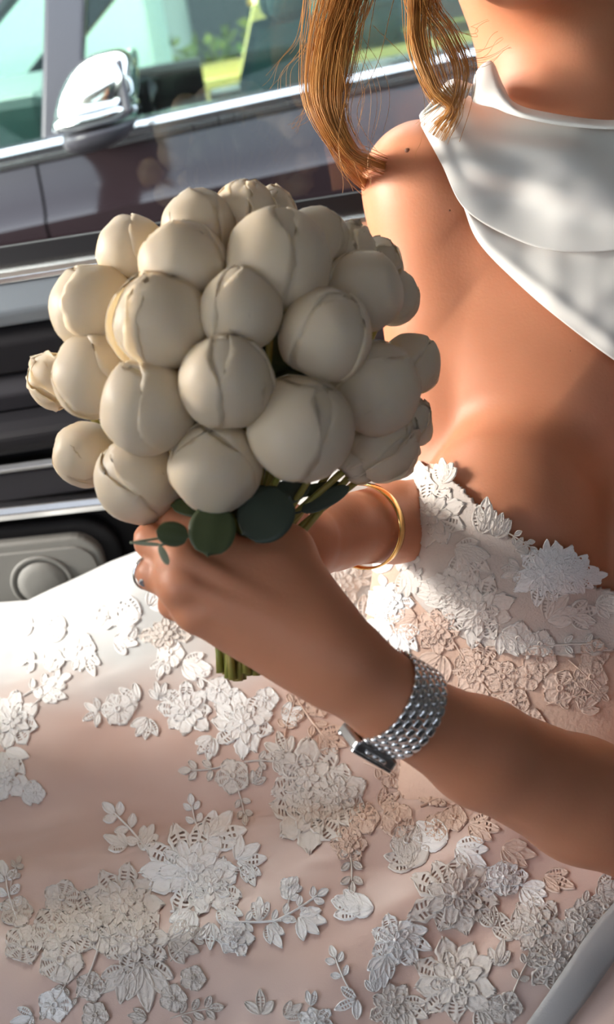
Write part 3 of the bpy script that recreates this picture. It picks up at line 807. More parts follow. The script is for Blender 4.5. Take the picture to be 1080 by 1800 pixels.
def pet(cx, cy, ang, L, Wd, shape='round', hgt=.0016, start=0., ridges=5, nu=11, nv=13, lift=0., cut=None):
    """petal from (cx,cy) along ang (picture degrees, y down). px sizes. satin-stitch ridges fan out from the midrib."""
    V = []; ca, sa = math.cos(R(ang)), math.sin(R(ang)); nu = max(nu, 13); nv = max(nv, 17)
    if cut is None: cut = L > 26 and random.random() < .45
    lob = random.choice((3, 4, 5)); ph = random.uniform(0, 6.28); bend = random.uniform(-.10, .10)
    for i in range(nv):
        v = i/(nv-1)
        if shape == 'round': sh = (math.sin(math.pi*min(1, .08+.92*v)**1.5)**.6 if v < .97 else .22)*(1+.09*math.sin(v*19+ph))
        elif shape == 'leaf': sh = math.sin(math.pi*(v*.96+.02))**.85*(1+.11*(((v*6+ph) % 1)-.5))
        else: sh = math.sin(math.pi*(v*.97+.02))
        for j in range(nu):
            u = -1+2*j/(nu-1)
            l = L*(start+(1-start)*v) - (abs(u)**2*L*.07 if shape == 'round' else 0)
            if shape == 'round': l += L*.045*math.cos(u*lob*2.2+ph)*max(0, v-.6)/.4
            w_ = Wd*sh*u+L*bend*v*v
            e = max(abs(u), max(0, (v-.7)/.3), max(0, (.12-v)/.12))
            st = math.cos((v*15+abs(u)*4)*1.9+j*.2)*.16 if e < .75 else 0
            h = .75*hgt*(.42+.58*math.exp(-((e-.84)/.12)**2)+st+.30*math.exp(-(u/.14)**2))
            if e > .985: h = 0
            V.append((cx+l*ca-w_*sa, cy+l*sa+w_*ca, h+lift))
    F = []
    for i in range(nv-1):
        for j in range(nu-1):
            if cut and 3 <= i <= nv-6 and (i % 2 == 0) and (2 <= j <= 4 or nu-6 <= j <= nu-4): continue
            F.append((i*nu+j, i*nu+j+1, (i+1)*nu+j+1, (i+1)*nu+j))
    return V, F
def disc(cx, cy, r, hgt=.0018, ringy=True, n=12):
    V = []
    prof = [(1, 0), (.93, .8), (.75, 1), (.55, .45 if ringy else 1.1), (.25, .4 if ringy else 1.25), (.02, .45 if ringy else 1.3)]
    for (q, h) in prof:
        for k in range(n):
            a = 2*math.pi*k/n; V.append((cx+r*q*math.cos(a), cy+r*q*math.sin(a), h*hgt))
    return V, grid_faces(len(prof), n, True)
def cord(pts, wd=1.6, hgt=.0013, n=16):
    c = catmull(pts, n); V = []
    for i in range(n):
        t = c[min(i+1, n-1)]-c[max(i-1, 0)]; L = np.hypot(*t)+1e-9; nx_, ny_ = -t[1]/L, t[0]/L
        for (u, h) in ((-1, 0), (-.6, .8), (0, 1), (.6, .8), (1, 0)): V.append((c[i][0]+nx_*u*wd, c[i][1]+ny_*u*wd, h*hgt))
    return V, grid_faces(n, 5)
def big_flower(x, y, Rr, rot=0, n=8, sq=1.0):
    L = []
    for k in range(n):
        a = rot+k*360/n+random.uniform(-7, 7); L.append(pet(x, y, a, Rr*random.uniform(.86, 1.05)*(1 if abs(math.sin(R(a))) < .5 else sq), Rr*1.9/n*1.15, 'round', .0018, .30, 4))
    for k in range(n-1):
        a = rot+18+k*360/(n-1)+random.uniform(-8, 8); L.append(pet(x, y, a, Rr*.62*random.uniform(.9, 1.1), Rr*1.3/n*1.15, 'round', .0018, .12, 3, lift=.0009))
    for k in range(5):
        a = rot+k*72; L.append(pet(x, y, a, Rr*.33, Rr*.12, 'round', .0016, .05, 2, 7, 8, lift=.0018))
    L.append(disc(x, y, Rr*.09, .0030, False)); return L
def small_flower(x, y, Rr, rot=0, n=5):
    L = [pet(x, y, rot+k*360/n, Rr, Rr*.52, 'round', .0018, .15, 1, 9, 9) for k in range(n)]
    L.append(disc(x, y, Rr*.2, .0024)); return L
def spray(x, y, rot, S, n=5, spread=110):
    L = []
    for k in range(n):
        a = rot+(-spread/2+spread*k/(n-1) if n > 1 else 0); L.append(pet(x, y, a, S*(1-.25*abs(k-(n-1)/2)/max(1, (n-1)/2))*random.uniform(.9, 1.05), S*.19, 'leaf', .0018, .06, 3, 9, 13))
    return L
def sprig(x, y, rot, S, n=3, bend=.25, size=.2, kind='leaf'):
    c, s = math.cos(R(rot)), math.sin(R(rot)); pts = []
    for t in (0, .33, .66, 1): pts.append((x+c*S*t-s*S*bend*t*t, y+s*S*t+c*S*bend*t*t))
    L = [cord(pts, max(1.3, S*.018))]; cc = catmull(pts, 20)
    for k in range(n):
        p = cc[min(19, int(19*(k+1)/(n+.3)))]; t = cc[min(19, int(19*(k+1)/(n+.3))+0)]-cc[max(0, int(19*(k+1)/(n+.3))-2)]; a = math.degrees(math.atan2(t[1], t[0]))
        for sg in (-1, 1): L.append(pet(p[0], p[1], a+sg*52, S*size*1.25, S*size*.36, kind, .0018, .12, 2, 7, 9))
    p = cc[-1]; t = cc[-1]-cc[-3]; L.append(pet(p[0], p[1], math.degrees(math.atan2(t[1], t[0])), S*size*1.3, S*size*.4, kind, .0018, 0, 2, 7, 9)); return L
def lace(items, bvh, parent):
    for it in items:
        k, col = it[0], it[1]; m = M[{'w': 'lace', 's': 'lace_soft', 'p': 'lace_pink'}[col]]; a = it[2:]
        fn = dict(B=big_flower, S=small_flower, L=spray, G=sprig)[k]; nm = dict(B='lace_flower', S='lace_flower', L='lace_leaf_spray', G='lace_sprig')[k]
        put(bvh, fn(*a), nm, m, parent)
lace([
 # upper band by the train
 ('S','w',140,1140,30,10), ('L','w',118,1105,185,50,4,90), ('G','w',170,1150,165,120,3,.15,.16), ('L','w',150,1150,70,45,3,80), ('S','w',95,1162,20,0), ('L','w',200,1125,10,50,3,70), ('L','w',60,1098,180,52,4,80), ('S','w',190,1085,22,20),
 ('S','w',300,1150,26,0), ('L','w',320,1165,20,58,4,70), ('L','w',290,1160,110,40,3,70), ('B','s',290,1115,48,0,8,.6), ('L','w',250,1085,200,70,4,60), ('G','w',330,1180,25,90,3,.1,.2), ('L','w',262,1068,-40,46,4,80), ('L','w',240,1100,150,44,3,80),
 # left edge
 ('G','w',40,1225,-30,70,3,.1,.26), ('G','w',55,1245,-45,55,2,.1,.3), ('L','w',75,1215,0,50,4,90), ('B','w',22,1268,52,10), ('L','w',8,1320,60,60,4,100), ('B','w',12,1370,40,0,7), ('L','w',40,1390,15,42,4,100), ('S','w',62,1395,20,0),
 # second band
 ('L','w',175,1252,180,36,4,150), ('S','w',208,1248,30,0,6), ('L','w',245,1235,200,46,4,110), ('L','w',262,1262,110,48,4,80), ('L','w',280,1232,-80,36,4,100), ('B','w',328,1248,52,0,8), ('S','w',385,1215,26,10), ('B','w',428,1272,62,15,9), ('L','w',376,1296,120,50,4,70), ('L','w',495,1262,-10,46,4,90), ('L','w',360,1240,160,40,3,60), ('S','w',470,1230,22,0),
 # unlit sprigs, their shade put into the darker lace colour
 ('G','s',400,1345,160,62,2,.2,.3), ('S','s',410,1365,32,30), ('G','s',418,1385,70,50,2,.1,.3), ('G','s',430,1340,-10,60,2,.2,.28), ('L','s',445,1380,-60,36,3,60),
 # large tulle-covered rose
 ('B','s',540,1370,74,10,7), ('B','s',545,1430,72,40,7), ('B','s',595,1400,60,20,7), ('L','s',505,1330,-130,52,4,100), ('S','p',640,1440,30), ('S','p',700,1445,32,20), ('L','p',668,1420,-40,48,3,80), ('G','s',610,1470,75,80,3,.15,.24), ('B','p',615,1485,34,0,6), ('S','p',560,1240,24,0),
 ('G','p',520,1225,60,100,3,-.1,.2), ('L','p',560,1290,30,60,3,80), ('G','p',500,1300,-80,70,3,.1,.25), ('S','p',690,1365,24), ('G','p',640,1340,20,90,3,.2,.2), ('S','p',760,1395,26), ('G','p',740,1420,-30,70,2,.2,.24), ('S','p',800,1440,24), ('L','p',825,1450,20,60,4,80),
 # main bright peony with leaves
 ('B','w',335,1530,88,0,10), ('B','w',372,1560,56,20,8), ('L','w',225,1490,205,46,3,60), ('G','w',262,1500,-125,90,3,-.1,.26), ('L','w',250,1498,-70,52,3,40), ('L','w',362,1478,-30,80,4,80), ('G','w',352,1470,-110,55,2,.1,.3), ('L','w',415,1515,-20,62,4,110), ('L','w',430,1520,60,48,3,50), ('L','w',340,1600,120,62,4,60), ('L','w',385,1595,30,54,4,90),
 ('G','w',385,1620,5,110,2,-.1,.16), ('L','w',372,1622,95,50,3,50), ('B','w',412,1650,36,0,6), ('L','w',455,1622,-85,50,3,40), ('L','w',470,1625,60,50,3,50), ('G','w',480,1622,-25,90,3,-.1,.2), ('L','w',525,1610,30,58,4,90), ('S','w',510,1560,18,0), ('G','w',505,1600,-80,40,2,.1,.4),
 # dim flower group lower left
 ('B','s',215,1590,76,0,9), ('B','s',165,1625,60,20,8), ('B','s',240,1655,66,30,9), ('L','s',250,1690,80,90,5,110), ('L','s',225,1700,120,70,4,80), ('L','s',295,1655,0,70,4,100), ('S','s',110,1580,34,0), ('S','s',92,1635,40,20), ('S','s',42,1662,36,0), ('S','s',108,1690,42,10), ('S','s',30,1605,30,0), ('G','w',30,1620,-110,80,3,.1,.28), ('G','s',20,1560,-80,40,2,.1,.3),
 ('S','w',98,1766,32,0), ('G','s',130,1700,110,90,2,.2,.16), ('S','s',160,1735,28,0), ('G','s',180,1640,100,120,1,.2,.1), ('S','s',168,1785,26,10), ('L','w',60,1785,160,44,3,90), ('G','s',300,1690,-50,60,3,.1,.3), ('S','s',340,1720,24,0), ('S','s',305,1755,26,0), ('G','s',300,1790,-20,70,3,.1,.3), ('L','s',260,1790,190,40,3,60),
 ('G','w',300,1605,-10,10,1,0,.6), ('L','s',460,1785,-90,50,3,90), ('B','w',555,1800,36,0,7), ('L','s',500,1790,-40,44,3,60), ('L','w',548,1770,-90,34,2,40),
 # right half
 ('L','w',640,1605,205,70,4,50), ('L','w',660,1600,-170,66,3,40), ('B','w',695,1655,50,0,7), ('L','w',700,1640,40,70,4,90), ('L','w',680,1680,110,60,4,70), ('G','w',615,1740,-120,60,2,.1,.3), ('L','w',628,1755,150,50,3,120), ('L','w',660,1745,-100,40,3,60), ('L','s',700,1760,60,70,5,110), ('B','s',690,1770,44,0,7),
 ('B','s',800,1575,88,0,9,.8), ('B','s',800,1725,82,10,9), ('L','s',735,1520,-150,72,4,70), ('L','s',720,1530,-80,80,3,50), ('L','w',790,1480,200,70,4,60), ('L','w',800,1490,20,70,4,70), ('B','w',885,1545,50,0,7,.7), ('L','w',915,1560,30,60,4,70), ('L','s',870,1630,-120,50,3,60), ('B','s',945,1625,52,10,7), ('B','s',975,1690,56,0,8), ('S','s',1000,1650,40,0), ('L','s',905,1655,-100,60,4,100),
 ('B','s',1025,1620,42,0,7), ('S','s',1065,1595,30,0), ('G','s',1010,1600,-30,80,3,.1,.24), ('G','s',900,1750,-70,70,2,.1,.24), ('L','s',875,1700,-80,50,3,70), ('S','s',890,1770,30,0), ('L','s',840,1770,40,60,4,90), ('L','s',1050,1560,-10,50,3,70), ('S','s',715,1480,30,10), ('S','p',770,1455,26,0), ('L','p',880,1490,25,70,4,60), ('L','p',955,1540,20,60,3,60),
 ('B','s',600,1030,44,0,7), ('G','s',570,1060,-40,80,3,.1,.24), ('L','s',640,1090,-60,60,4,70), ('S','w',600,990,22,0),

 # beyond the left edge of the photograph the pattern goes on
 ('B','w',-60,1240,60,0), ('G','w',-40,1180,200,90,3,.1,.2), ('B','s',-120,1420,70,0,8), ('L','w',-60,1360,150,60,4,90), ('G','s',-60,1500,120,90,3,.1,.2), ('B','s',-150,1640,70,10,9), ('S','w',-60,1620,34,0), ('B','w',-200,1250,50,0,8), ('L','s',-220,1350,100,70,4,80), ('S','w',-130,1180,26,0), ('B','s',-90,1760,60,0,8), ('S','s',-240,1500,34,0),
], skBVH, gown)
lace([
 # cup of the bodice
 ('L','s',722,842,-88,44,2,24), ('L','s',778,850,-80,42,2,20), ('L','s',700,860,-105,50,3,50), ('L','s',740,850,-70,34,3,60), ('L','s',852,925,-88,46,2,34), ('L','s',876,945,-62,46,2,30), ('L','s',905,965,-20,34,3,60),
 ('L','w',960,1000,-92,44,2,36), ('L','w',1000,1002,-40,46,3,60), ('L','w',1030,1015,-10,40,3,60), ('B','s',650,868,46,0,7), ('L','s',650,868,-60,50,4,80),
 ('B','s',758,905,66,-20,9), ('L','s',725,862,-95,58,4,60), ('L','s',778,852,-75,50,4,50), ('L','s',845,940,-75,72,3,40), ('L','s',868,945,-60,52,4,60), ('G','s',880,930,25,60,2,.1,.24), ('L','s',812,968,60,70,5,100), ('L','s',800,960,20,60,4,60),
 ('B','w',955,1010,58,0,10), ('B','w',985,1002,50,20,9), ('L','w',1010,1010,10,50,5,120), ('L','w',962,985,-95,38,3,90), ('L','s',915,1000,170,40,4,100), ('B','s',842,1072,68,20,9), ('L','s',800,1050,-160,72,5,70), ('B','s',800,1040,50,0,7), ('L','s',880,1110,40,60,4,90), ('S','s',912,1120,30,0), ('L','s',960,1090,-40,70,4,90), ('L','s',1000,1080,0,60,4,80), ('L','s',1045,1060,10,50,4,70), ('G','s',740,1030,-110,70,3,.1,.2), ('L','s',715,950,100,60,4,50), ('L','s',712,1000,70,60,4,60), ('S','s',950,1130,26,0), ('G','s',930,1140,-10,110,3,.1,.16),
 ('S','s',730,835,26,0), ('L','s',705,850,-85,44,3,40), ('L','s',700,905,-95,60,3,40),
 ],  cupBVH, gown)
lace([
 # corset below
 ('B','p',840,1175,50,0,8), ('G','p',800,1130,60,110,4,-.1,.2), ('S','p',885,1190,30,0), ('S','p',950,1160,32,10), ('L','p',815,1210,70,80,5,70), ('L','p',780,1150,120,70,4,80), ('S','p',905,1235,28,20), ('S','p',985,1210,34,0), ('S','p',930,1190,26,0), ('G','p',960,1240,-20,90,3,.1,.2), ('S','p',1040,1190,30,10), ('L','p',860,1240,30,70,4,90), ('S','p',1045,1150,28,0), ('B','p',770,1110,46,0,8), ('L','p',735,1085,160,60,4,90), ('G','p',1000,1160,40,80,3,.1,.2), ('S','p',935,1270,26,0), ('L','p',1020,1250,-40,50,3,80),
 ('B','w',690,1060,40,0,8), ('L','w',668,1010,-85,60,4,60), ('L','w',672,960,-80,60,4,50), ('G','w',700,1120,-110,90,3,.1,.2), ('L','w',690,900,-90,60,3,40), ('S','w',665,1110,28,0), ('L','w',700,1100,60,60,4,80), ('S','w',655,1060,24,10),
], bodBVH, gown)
# pale band at the lower right
V = []; cb = catmull([(1110, 1600), (1060, 1660), (1010, 1730), (960, 1800), (925, 1850)], 24)
for i, (x, y) in enumerate(cb):
    for k, u in enumerate(np.linspace(-1, 1, 7)):
        p, n, d = hit(skBVH, x+u*24, y+u*20)
        V.append(tuple(Vector(p)+Vector(n)*(.006-.002*u*u)) if p is not None else tuple(P(x+u*24, y+u*20, .6)))
sb = mesh('ribbon_trim', V, grid_faces(24, 7), M['belt'], gown); solid(sb, .0012)
sb['label'] = 'plain grey ribbon band across the lace'
# ------------------------------------------------------------------ the car cabin (setting)
def prism(name, prof, x0, x1, m, parent=None, slope=0.0, bv=0, nx=2, smooth=False, yoff=None):
    """profile (y,z) list extruded along x"""
    V = []; n = len(prof)
    for i in range(nx):
        x = x0+(x1-x0)*i/(nx-1)
        for (y, z) in prof: V.append((x, y+(yoff(x) if yoff else 0), z+slope*x))
    F = grid_faces(nx, n, True)+[tuple(range(n)), tuple((nx-1)*n+k for k in range(n-1, -1, -1))]
    o = mesh(name, V, F, m, parent, smooth=smooth)
    bm = bmesh.new(); bm.from_mesh(o.data); bmesh.ops.recalc_face_normals(bm, faces=bm.faces); bm.to_mesh(o.data); bm.free()
    if bv: bevel(o, bv)
    return o
def rbox(name, x0, x1, y0, y1, z0, z1, m, parent=None, bv=.01, slope=0.0):
    return prism(name, [(y0, z0), (y1, z0), (y1, z1), (y0, z1)], x0, x1, m, parent, slope, bv)
door = mk_empty('door_1', (-.2, 1.03, .18)); door['kind'] = 'structure'
SL = -.004
prism('door_panel', [(1.012, .18), (1.075, .18), (1.075, .985), (1.02, .985)], -1.25, .95, M['black'], door, SL, .004)
prism('sill_pad', [(1.03, .935), (.992, .940), (.985, .955), (.992, .984), (1.04, .988)], -1.25, .95, M['pad'], door, SL, .004, smooth=False)
prism('sill_trim', [(.990, .984), (.988, .990), (.992, .9945), (1.03, .9955), (1.03, .984)], -1.25, .95, M['chrome'], door, SL, .001)
prism('window_seal', [(1.026, .990), (1.040, .990), (1.040, 1.012), (1.030, 1.012)], -1.25, .95, M['black'], door, SL, .002)
prism('upper_panel', [(1.02, .884), (1.004, .886), (.998, .92), (1.006, .938), (1.03, .938)], -1.25, .95, M['softblack'], door, SL, .003)
prism('armrest', [(1.03, .800), (.985, .803), (.965, .815), (.965, .832), (.985, .840), (1.03, .842)], -1.25, .30, M['softblack'], door, SL, .006)
prism('middle_panel', [(1.03, .842), (1.012, .842), (1.006, .862), (1.012, .884), (1.03, .884)], -1.25, .95, M['darkgrey'], door, SL, .003)
prism('thin_trim', [(1.02, .772), (.992, .772), (.989, .777), (.992, .783), (1.02, .783)], -1.25, .6, M['chrome'], door, SL-.02, .001)
prism('lower_panel', [(1.02, .735), (.998, .735), (.995, .77), (1.02, .77)], -1.25, .95, M['darkgrey'], door, SL-.02, .003)
prism('wide_trim', [(1.02, .706), (.982, .708), (.980, .716), (.984, .7245), (1.02, .7255)], -1.25, .6, M['chrome'], door, SL-.05, .0015)
# speaker grille with rounded corner, recessed frame and ring
def round_plate(name, pts, y0, y1, m, parent, bv=.003):
    n = len(pts); V = [(x, y1, z) for x, z in pts]+[(x, y0, z) for x, z in pts]
    F = [tuple(range(n)), tuple(range(2*n-1, n-1, -1))]+[(k, (k+1) % n, n+(k+1) % n, n+k) for k in range(n)]
    o = mesh(name, V, F, m, parent, smooth=False)
    bm = bmesh.new(); bm.from_mesh(o.data); bmesh.ops.recalc_face_normals(bm, faces=bm.faces); bm.to_mesh(o.data); bm.free()
    bevel(o, bv); return o
def rrect(x0, x1, z0, z1, r, slope=0):
    out = []
    for (cx, cz, a0) in ((x1-r, z1-r, 0), (x0+r, z1-r, 90), (x0+r, z0+r, 180), (x1-r, z0+r, 270)):
        for k in range(7): a = R(a0+15*k); out.append((cx+r*math.cos(a), cz+r*math.sin(a)+slope*(cx+r*math.cos(a)-x1)))
    return out
round_plate('speaker_surround', rrect(-.62, -.222, .42, .704, .045, -.06), .998, 1.02, M['black'], door, .006)
sf = round_plate('speaker_frame', rrect(-.60, -.243, .44, .690, .030, -.06), .985, 1.01, M['speaker'], door, .004)
round_plate('speaker_grille', rrect(-.60, -.250, .45, .679, .026, -.06), .982, 1.0, M['speaker'], door, .002)
for (x, z, r) in [(-.318, .640, .034)]:
    V = []
    for i in range(40):
        q = 2*math.pi*i/40
        for k in range(8): g = k*math.pi/4; V.append((x+(r+.003*math.cos(g))*math.cos(q), .981+.002*math.sin(g), z+(r+.003*math.cos(g))*math.sin(q)))
    F = grid_faces(40, 8, True)+[(39*8+k, 39*8+(k+1) % 8, (k+1) % 8, k) for k in range(8)]
    mesh('speaker_ring', V, F, M['speaker'], door)
    V, F = tube([(x, .984, z), (x, .979, z), (x, .976, z)], [.030, .028, .018], 28); mesh('speaker_cone', V, F, M['speaker'], door)
# window frame, glass
rbox('window_frame', -1.25, .95, 1.02, 1.07, 1.40, 1.45, M['black'], door, .006)
rbox('window_frame', .86, .95, 1.02, 1.07, .98, 1.42, M['black'], door, .006); rbox('window_frame', -1.25, -1.12, 1.02, 1.07, .98, 1.42, M['black'], door, .006)
win = rbox('window_1', -1.14, .88, 1.046, 1.050, .985, 1.41, M['glass'], None, 0); win['kind'] = 'structure'
rf = rbox('ceiling', -1.05, 1.15, -.62, 1.08, 1.45, 1.50, M['roof'], None, .02); rf['kind'] = 'structure'
fl = rbox('floor', -1.30, 1.15, -.62, 1.08, .10, .16, M['softblack'], None, .01); fl['kind'] = 'structure'
d2 = mk_empty('door_2', (0, -.63, .12)); d2['kind'] = 'structure'
rbox('door_panel', -1.30, 1.15, -.66, -.60, .12, 1.30, M['softblack'], d2, .01); rbox('window_frame', -1.30, 1.15, -.66, -.60, 1.42, 1.47, M['softblack'], d2, .01)  # unseen near door; panel raised to leave only a slit of fill light
bk = rbox('wall_rear', 1.08, 1.15, -.60, 1.08, .16, 1.45, M['softblack'], None, .01); bk['kind'] = 'structure'
seat = mk_empty('rear_seat', (.2, .2, .16)); tag(seat, 'black leather rear seat under the gown', 'car seat')
prism('seat_cushion', [(-.58, .17), (.93, .17), (.93, .46), (.88, .49), (.20, .47), (.10, .49), (-.52, .49), (-.58, .46)], -.42, .60, M['seat'], seat, 0, .03)
prism('seat_back', [(-.58, .45), (.96, .45), (.96, 1.05), (.88, 1.12), (.25, 1.12), (.15, 1.08), (-.1, 1.12), (-.58, 1.08)], .62, .86, M['seat'], seat, 0, .04)

fs = mk_empty('added_front_seat', (-.85, .5, .16)); tag(fs, 'unseen black leather front seat, added to shade the lap and hand', 'car seat')  # unseen seat added to block the windscreen-side lamp from lap and hand
rbox('seat_back', -.80, -.64, .26, .82, .45, 1.14, M['seat'], fs, .05); rbox('seat_cushion', -1.22, -.74, .26, .82, .17, .50, M['seat'], fs, .04)
rbox('headrest', -.78, -.68, .42, .68, 1.15, 1.34, M['seat'], fs, .04)

# ------------------------------------------------------------------ street outside
st = rbox('ground', -14, 14, 1.2, 14, -.30, -.25, M['asphalt'], None, 0); st['kind'] = 'structure'
bl = mk_empty('building', (0, 11, -.25)); tag(bl, 'pale building facade far across the street', 'building')
rbox('wall', -9, 9, 11.2, 12, -.25, 7, M['facade'], bl, 0)
for i in range(9):
    for j in range(3):
        f = rbox('window', -8+i*1.9, -6.9+i*1.9, 11.12, 11.22, .6+j*2.1, 2.0+j*2.1, M['pillar'], bl, .02)
SC = .050
car = mk_empty('car', (0, 2.7, -.25)); tag(car, 'dark aubergine car with chrome mirror and belt line, beside the window', 'car')
def carprof():
    # outer skin (y,z) from sill to belt; y smaller = nearer
    return [(2.32, .28), (2.22, .32), (2.175, .45), (2.165, .60), (2.160, .72), (2.155, .80), (2.150, .850), (2.150, .868), (2.172, .885), (2.192, .92), (2.205, .960), (2.215, .992), (2.30, .992), (2.36, .30)]
for (a, b, nm) in ((-2.3, -.458, 'front_fender'), (-.452, .648, 'car_door'), (.654, 1.9, 'car_door'), (1.906, 2.6, 'rear_fender')):
    o = prism(nm, carprof(), a, b, M['paint'], car, SC, 0, 2, smooth=True)
    m_ = o.modifiers.new('e', 'EDGE_SPLIT'); m_.split_angle = R(35)
prism('belt_moulding', [(2.198, .996), (2.190, 1.002), (2.188, 1.012), (2.193, 1.022), (2.205, 1.028), (2.235, 1.030), (2.235, .996)], -1.5, 2.3, M['carchrome'], car, SC, .002)
prism('window_seal', [(2.20, .984), (2.198, .996), (2.24, .996), (2.24, .984)], -1.5, 2.3, M['chrome'], car, SC, .001)
def strut(name, a, b, wx, wy, m, parent, bv=.008):
    a = Vector(a); b = Vector(b); V = []
    for p in (a, b):
        for (u, v) in ((-1, -1), (1, -1), (1, 1), (-1, 1)): V.append(p+Vector((u*wx/2, v*wy/2, 0)))
    o = mesh(name, V, [(0, 1, 5, 4), (1, 2, 6, 5), (2, 3, 7, 6), (3, 0, 4, 7), (3, 2, 1, 0), (4, 5, 6, 7)], m, parent, smooth=False); bevel(o, bv); return o
strut('window_divider', (-.395, 2.235, .99), (-.285, 2.30, 1.40), .085, .05, M['pillar'], car)
strut('front_pillar', (-.86, 2.26, 1.0), (-.30, 2.34, 1.42), .15, .06, M['pillar'], car)
strut('middle_pillar', (.74, 2.235, 1.02), (.78, 2.33, 1.46), .12, .05, M['pillar'], car)
strut('rear_pillar', (2.1, 2.26, 1.08), (1.75, 2.36, 1.48), .2, .06, M['pillar'], car)
prism('car_roof', [(2.33, 1.40), (2.42, 1.50), (3.0, 1.54), (3.6, 1.50), (3.68, 1.40), (3.6, 1.44), (3.0, 1.48), (2.44, 1.44)], -.35, 1.9, M['paint'], car, .02, .01)
V = [(-.36, 2.236, .985), (1.9, 2.236, 1.09), (1.9, 2.33, 1.44), (-.26, 2.31, 1.39)]
o = mesh('side_glass', V, [(0, 1, 2, 3)], M['glass2'], car, smooth=False); solid(o, .004)
o = mesh('quarter_glass', [(-.84, 2.24, .96), (-.44, 2.24, .98), (-.34, 2.29, 1.36)], [(0, 1, 2)], M['glass2'], car, smooth=False); solid(o, .004)
# far side and interior
prism('far_side', [(3.80, .30), (3.82, 1.00), (3.74, 1.06), (3.70, 1.02), (3.70, .30)], -2.3, -.12, M['paint'], car, .02, .01)
prism('far_side', [(3.80, .30), (3.82, .93), (3.74, .95), (3.70, .93), (3.70, .30)], -.11, 2.6, M['paint'], car, .02, .01)
strut('far_pillar', (-.80, 3.74, .98), (-.22, 3.66, 1.42), .12, .05, M['pillar'], car); strut('far_pillar', (.95, 3.74, 1.0), (.95, 3.66, 1.45), .12, .05, M['pillar'], car)
rbox('dashboard', -1.0, -.40, 2.3, 3.7, .70, 1.09, M['cartrim'], car, .05)
rbox('car_floor', -1.2, 2.2, 2.35, 3.7, .25, .35, M['cartrim'], car, .02)
V = []
swc = np.array([-.30, 2.62, .97])
for i in range(36):
    q = 2*math.pi*i/36
    for k in range(8):
        g = k*math.pi/4; r1 = .17+.014*math.cos(g); V.append(swc+np.array([.30*r1*math.cos(q)+.014*math.sin(g), r1*math.sin(q), r1*.93*math.cos(q)]))
F = grid_faces(36, 8, True)+[(35*8+k, 35*8+(k+1) % 8, (k+1) % 8, k) for k in range(8)]
mesh('steering_wheel', V, F, M['pale'], car)
def carseat(x, y):
    V, F = [], []
    prof = [(-.02, .55), (.02, .95), (.08, 1.10), (.17, 1.11), (.20, 1.0), (.18, .55)]
    n = len(prof); VV = [(x+px_, yy, zz) for yy in (y-.22, y+.22) for px_, zz in prof]
    FF = [tuple(range(n)), tuple(range(2*n-1, n-1, -1))]+[(k, (k+1) % n, n+(k+1) % n, n+k) for k in range(n)]
    o = mesh('car_seat_back', VV, FF, M['cartrim'], car, smooth=False); bevel(o, .04)
    rbox('headrest', x+.08, x+.18, y-.12, y+.12, 1.14, 1.30, M['cartrim'], car, .04)
for (x, y) in ((.02, 2.72), (.02, 3.38), (1.0, 2.75), (1.0, 3.35)): carseat(x, y)
# door mirror : chrome cap, band, dark base, arm
def shell(cx, cy, cz, sx, sy, sz, t0, t1, m, name, e=.8, rot=0.0):
    V = []; n1, n2 = 14, 30; bx_ = (slice(0), )
    for i in range(n1):
        t = t0+(t1-t0)*i/(n1-1)
        for k in range(n2):
            q = 2*math.pi*k/n2; f = lambda v: math.copysign(abs(v)**e, v)
            lean = .10*(t-t0)
            x = f(math.cos(t)*math.cos(q))*sx; z = f(math.sin(t))*sz
            V.append((cx+x+z*.45, cy+f(math.cos(t)*math.sin(q))*sy, cz+z+x*.06))
    F = grid_faces(n1, n2, True)+[tuple(range(n2)), tuple((n1-1)*n2+k for k in range(n2))]
    return mesh(name, V, F, m, car)
shell(-.280, 2.02, 1.060, .078, .10, .096, 0.02, math.pi/2-.05, M['carchrome'], 'mirror_cap')
prism('mirror_visor', [(1.93, 1.05), (2.11, 1.05), (2.11, 1.145), (1.95, 1.14)], -.218, -.204, M['pillar'], car, 0, .006)
shell(-.280, 2.02, 1.050, .083, .105, .020, -math.pi/2+.1, math.pi/2-.1, M['carchrome'], 'mirror_band', .7)
shell(-.276, 2.02, 1.030, .072, .095, .042, -math.pi/2+.05, -.02, M['pillar'], 'mirror_base')
strut('mirror_arm', (-.30, 2.08, .995), (-.34, 2.22, 1.0), .08, .10, M['pillar'], car)
for (px_, py_, s) in [(460, 190, .03), (365, 240, .016), (288, 245, .02)]:
    pass
hd = mk_empty('taxi', (1.4, 4.6, -.25)); tag(hd, 'yellow cab seen through the windows of the dark car', 'car')
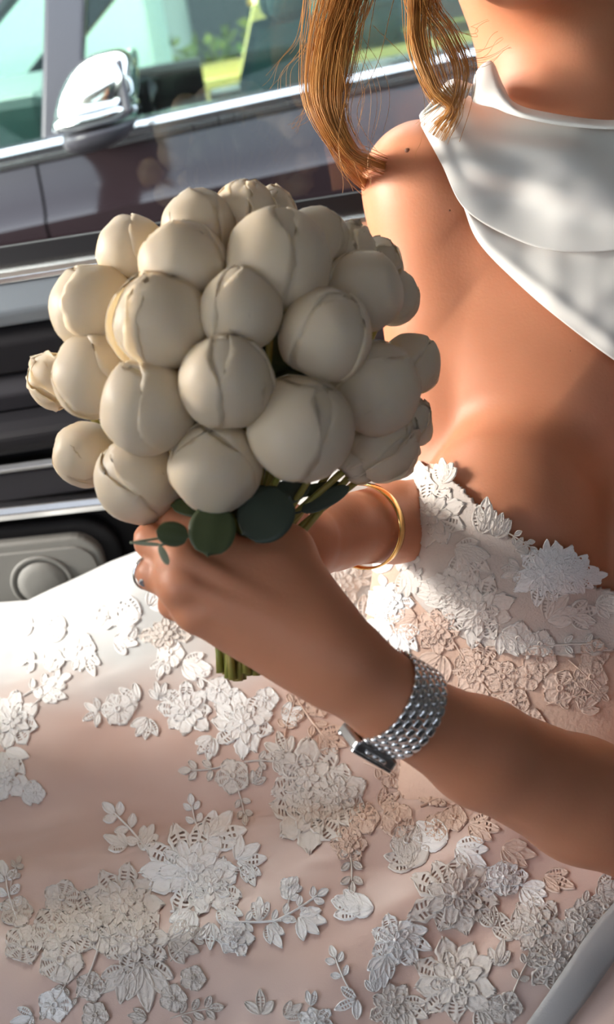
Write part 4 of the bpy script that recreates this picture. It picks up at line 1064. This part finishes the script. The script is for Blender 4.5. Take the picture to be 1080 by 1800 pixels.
tp = [(4.25, .15), (4.12, .30), (4.08, .60), (4.09, .85), (4.16, .955), (5.4, .955), (5.5, .30), (5.4, .15)]
for a, b in ((-.9, .03), (.04, 1.1), (1.11, 2.2), (2.21, 3.2)): prism('cab_panel', tp, a, b, M['yellow'], hd, .02, .01)
prism('cab_roof', [(4.22, 1.17), (4.34, 1.24), (5.2, 1.24), (5.32, 1.17), (5.2, 1.20), (4.34, 1.20)], .10, 2.4, M['yellow'], hd, .02, .01)
for xx in (.04, .98, 2.0): strut('cab_pillar', (xx, 4.14, .95+.02*xx), (xx+(.10 if xx < .5 else 0), 4.24, 1.19+.02*xx), .075, .05, M['yellow'], hd)
prism('cab_window', [(4.17, .96), (4.18, .96), (4.26, 1.17), (4.25, 1.17)], .08, 2.3, M['glass2'], hd, .02, 0)
rbox('cab_seat', .5, .7, 4.4, 5.1, .6, 1.12, M['tan'], hd, .04); rbox('cab_seat', 1.4, 1.6, 4.4, 5.1, .6, 1.12, M['cartrim'], hd, .04)
van = mk_empty('van', (-2.0, 5.4, -.25)); tag(van, 'pale mint van behind the dark car', 'van')
prism('van_body', [(5.7, .2), (5.65, .9), (5.75, 1.9), (5.9, 2.05), (7.3, 2.05), (7.4, .2)], -3.4, -.42, M['pale'], van, 0, .05)
prism('van_window', [(5.63, 1.42), (5.68, 1.42), (5.73, 1.8), (5.69, 1.8)], -3.2, -1.6, M['pillar'], van, 0, .01)
hg = MB()
for i in range(800):
    x = random.uniform(-.9, .3); y = random.uniform(7.7, 8.3); z = random.uniform(-.25, 1.02+.05*math.sin(x*7)); s = .07
    a = Vector((random.gauss(0, 1), random.gauss(0, 1), random.gauss(0, 1))).normalized()*s; b = Vector((random.gauss(0, 1), random.gauss(0, 1), random.gauss(0, 1))).normalized()*s*.6
    c = Vector((x, y, z)); hg.add([c, c+a+b, c+a*2, c+a-b], [(0, 1, 2, 3)])
h = hg.build('hedge', M['hedge']); tag(h, 'low green hedge glimpsed through the dark car', 'hedge')
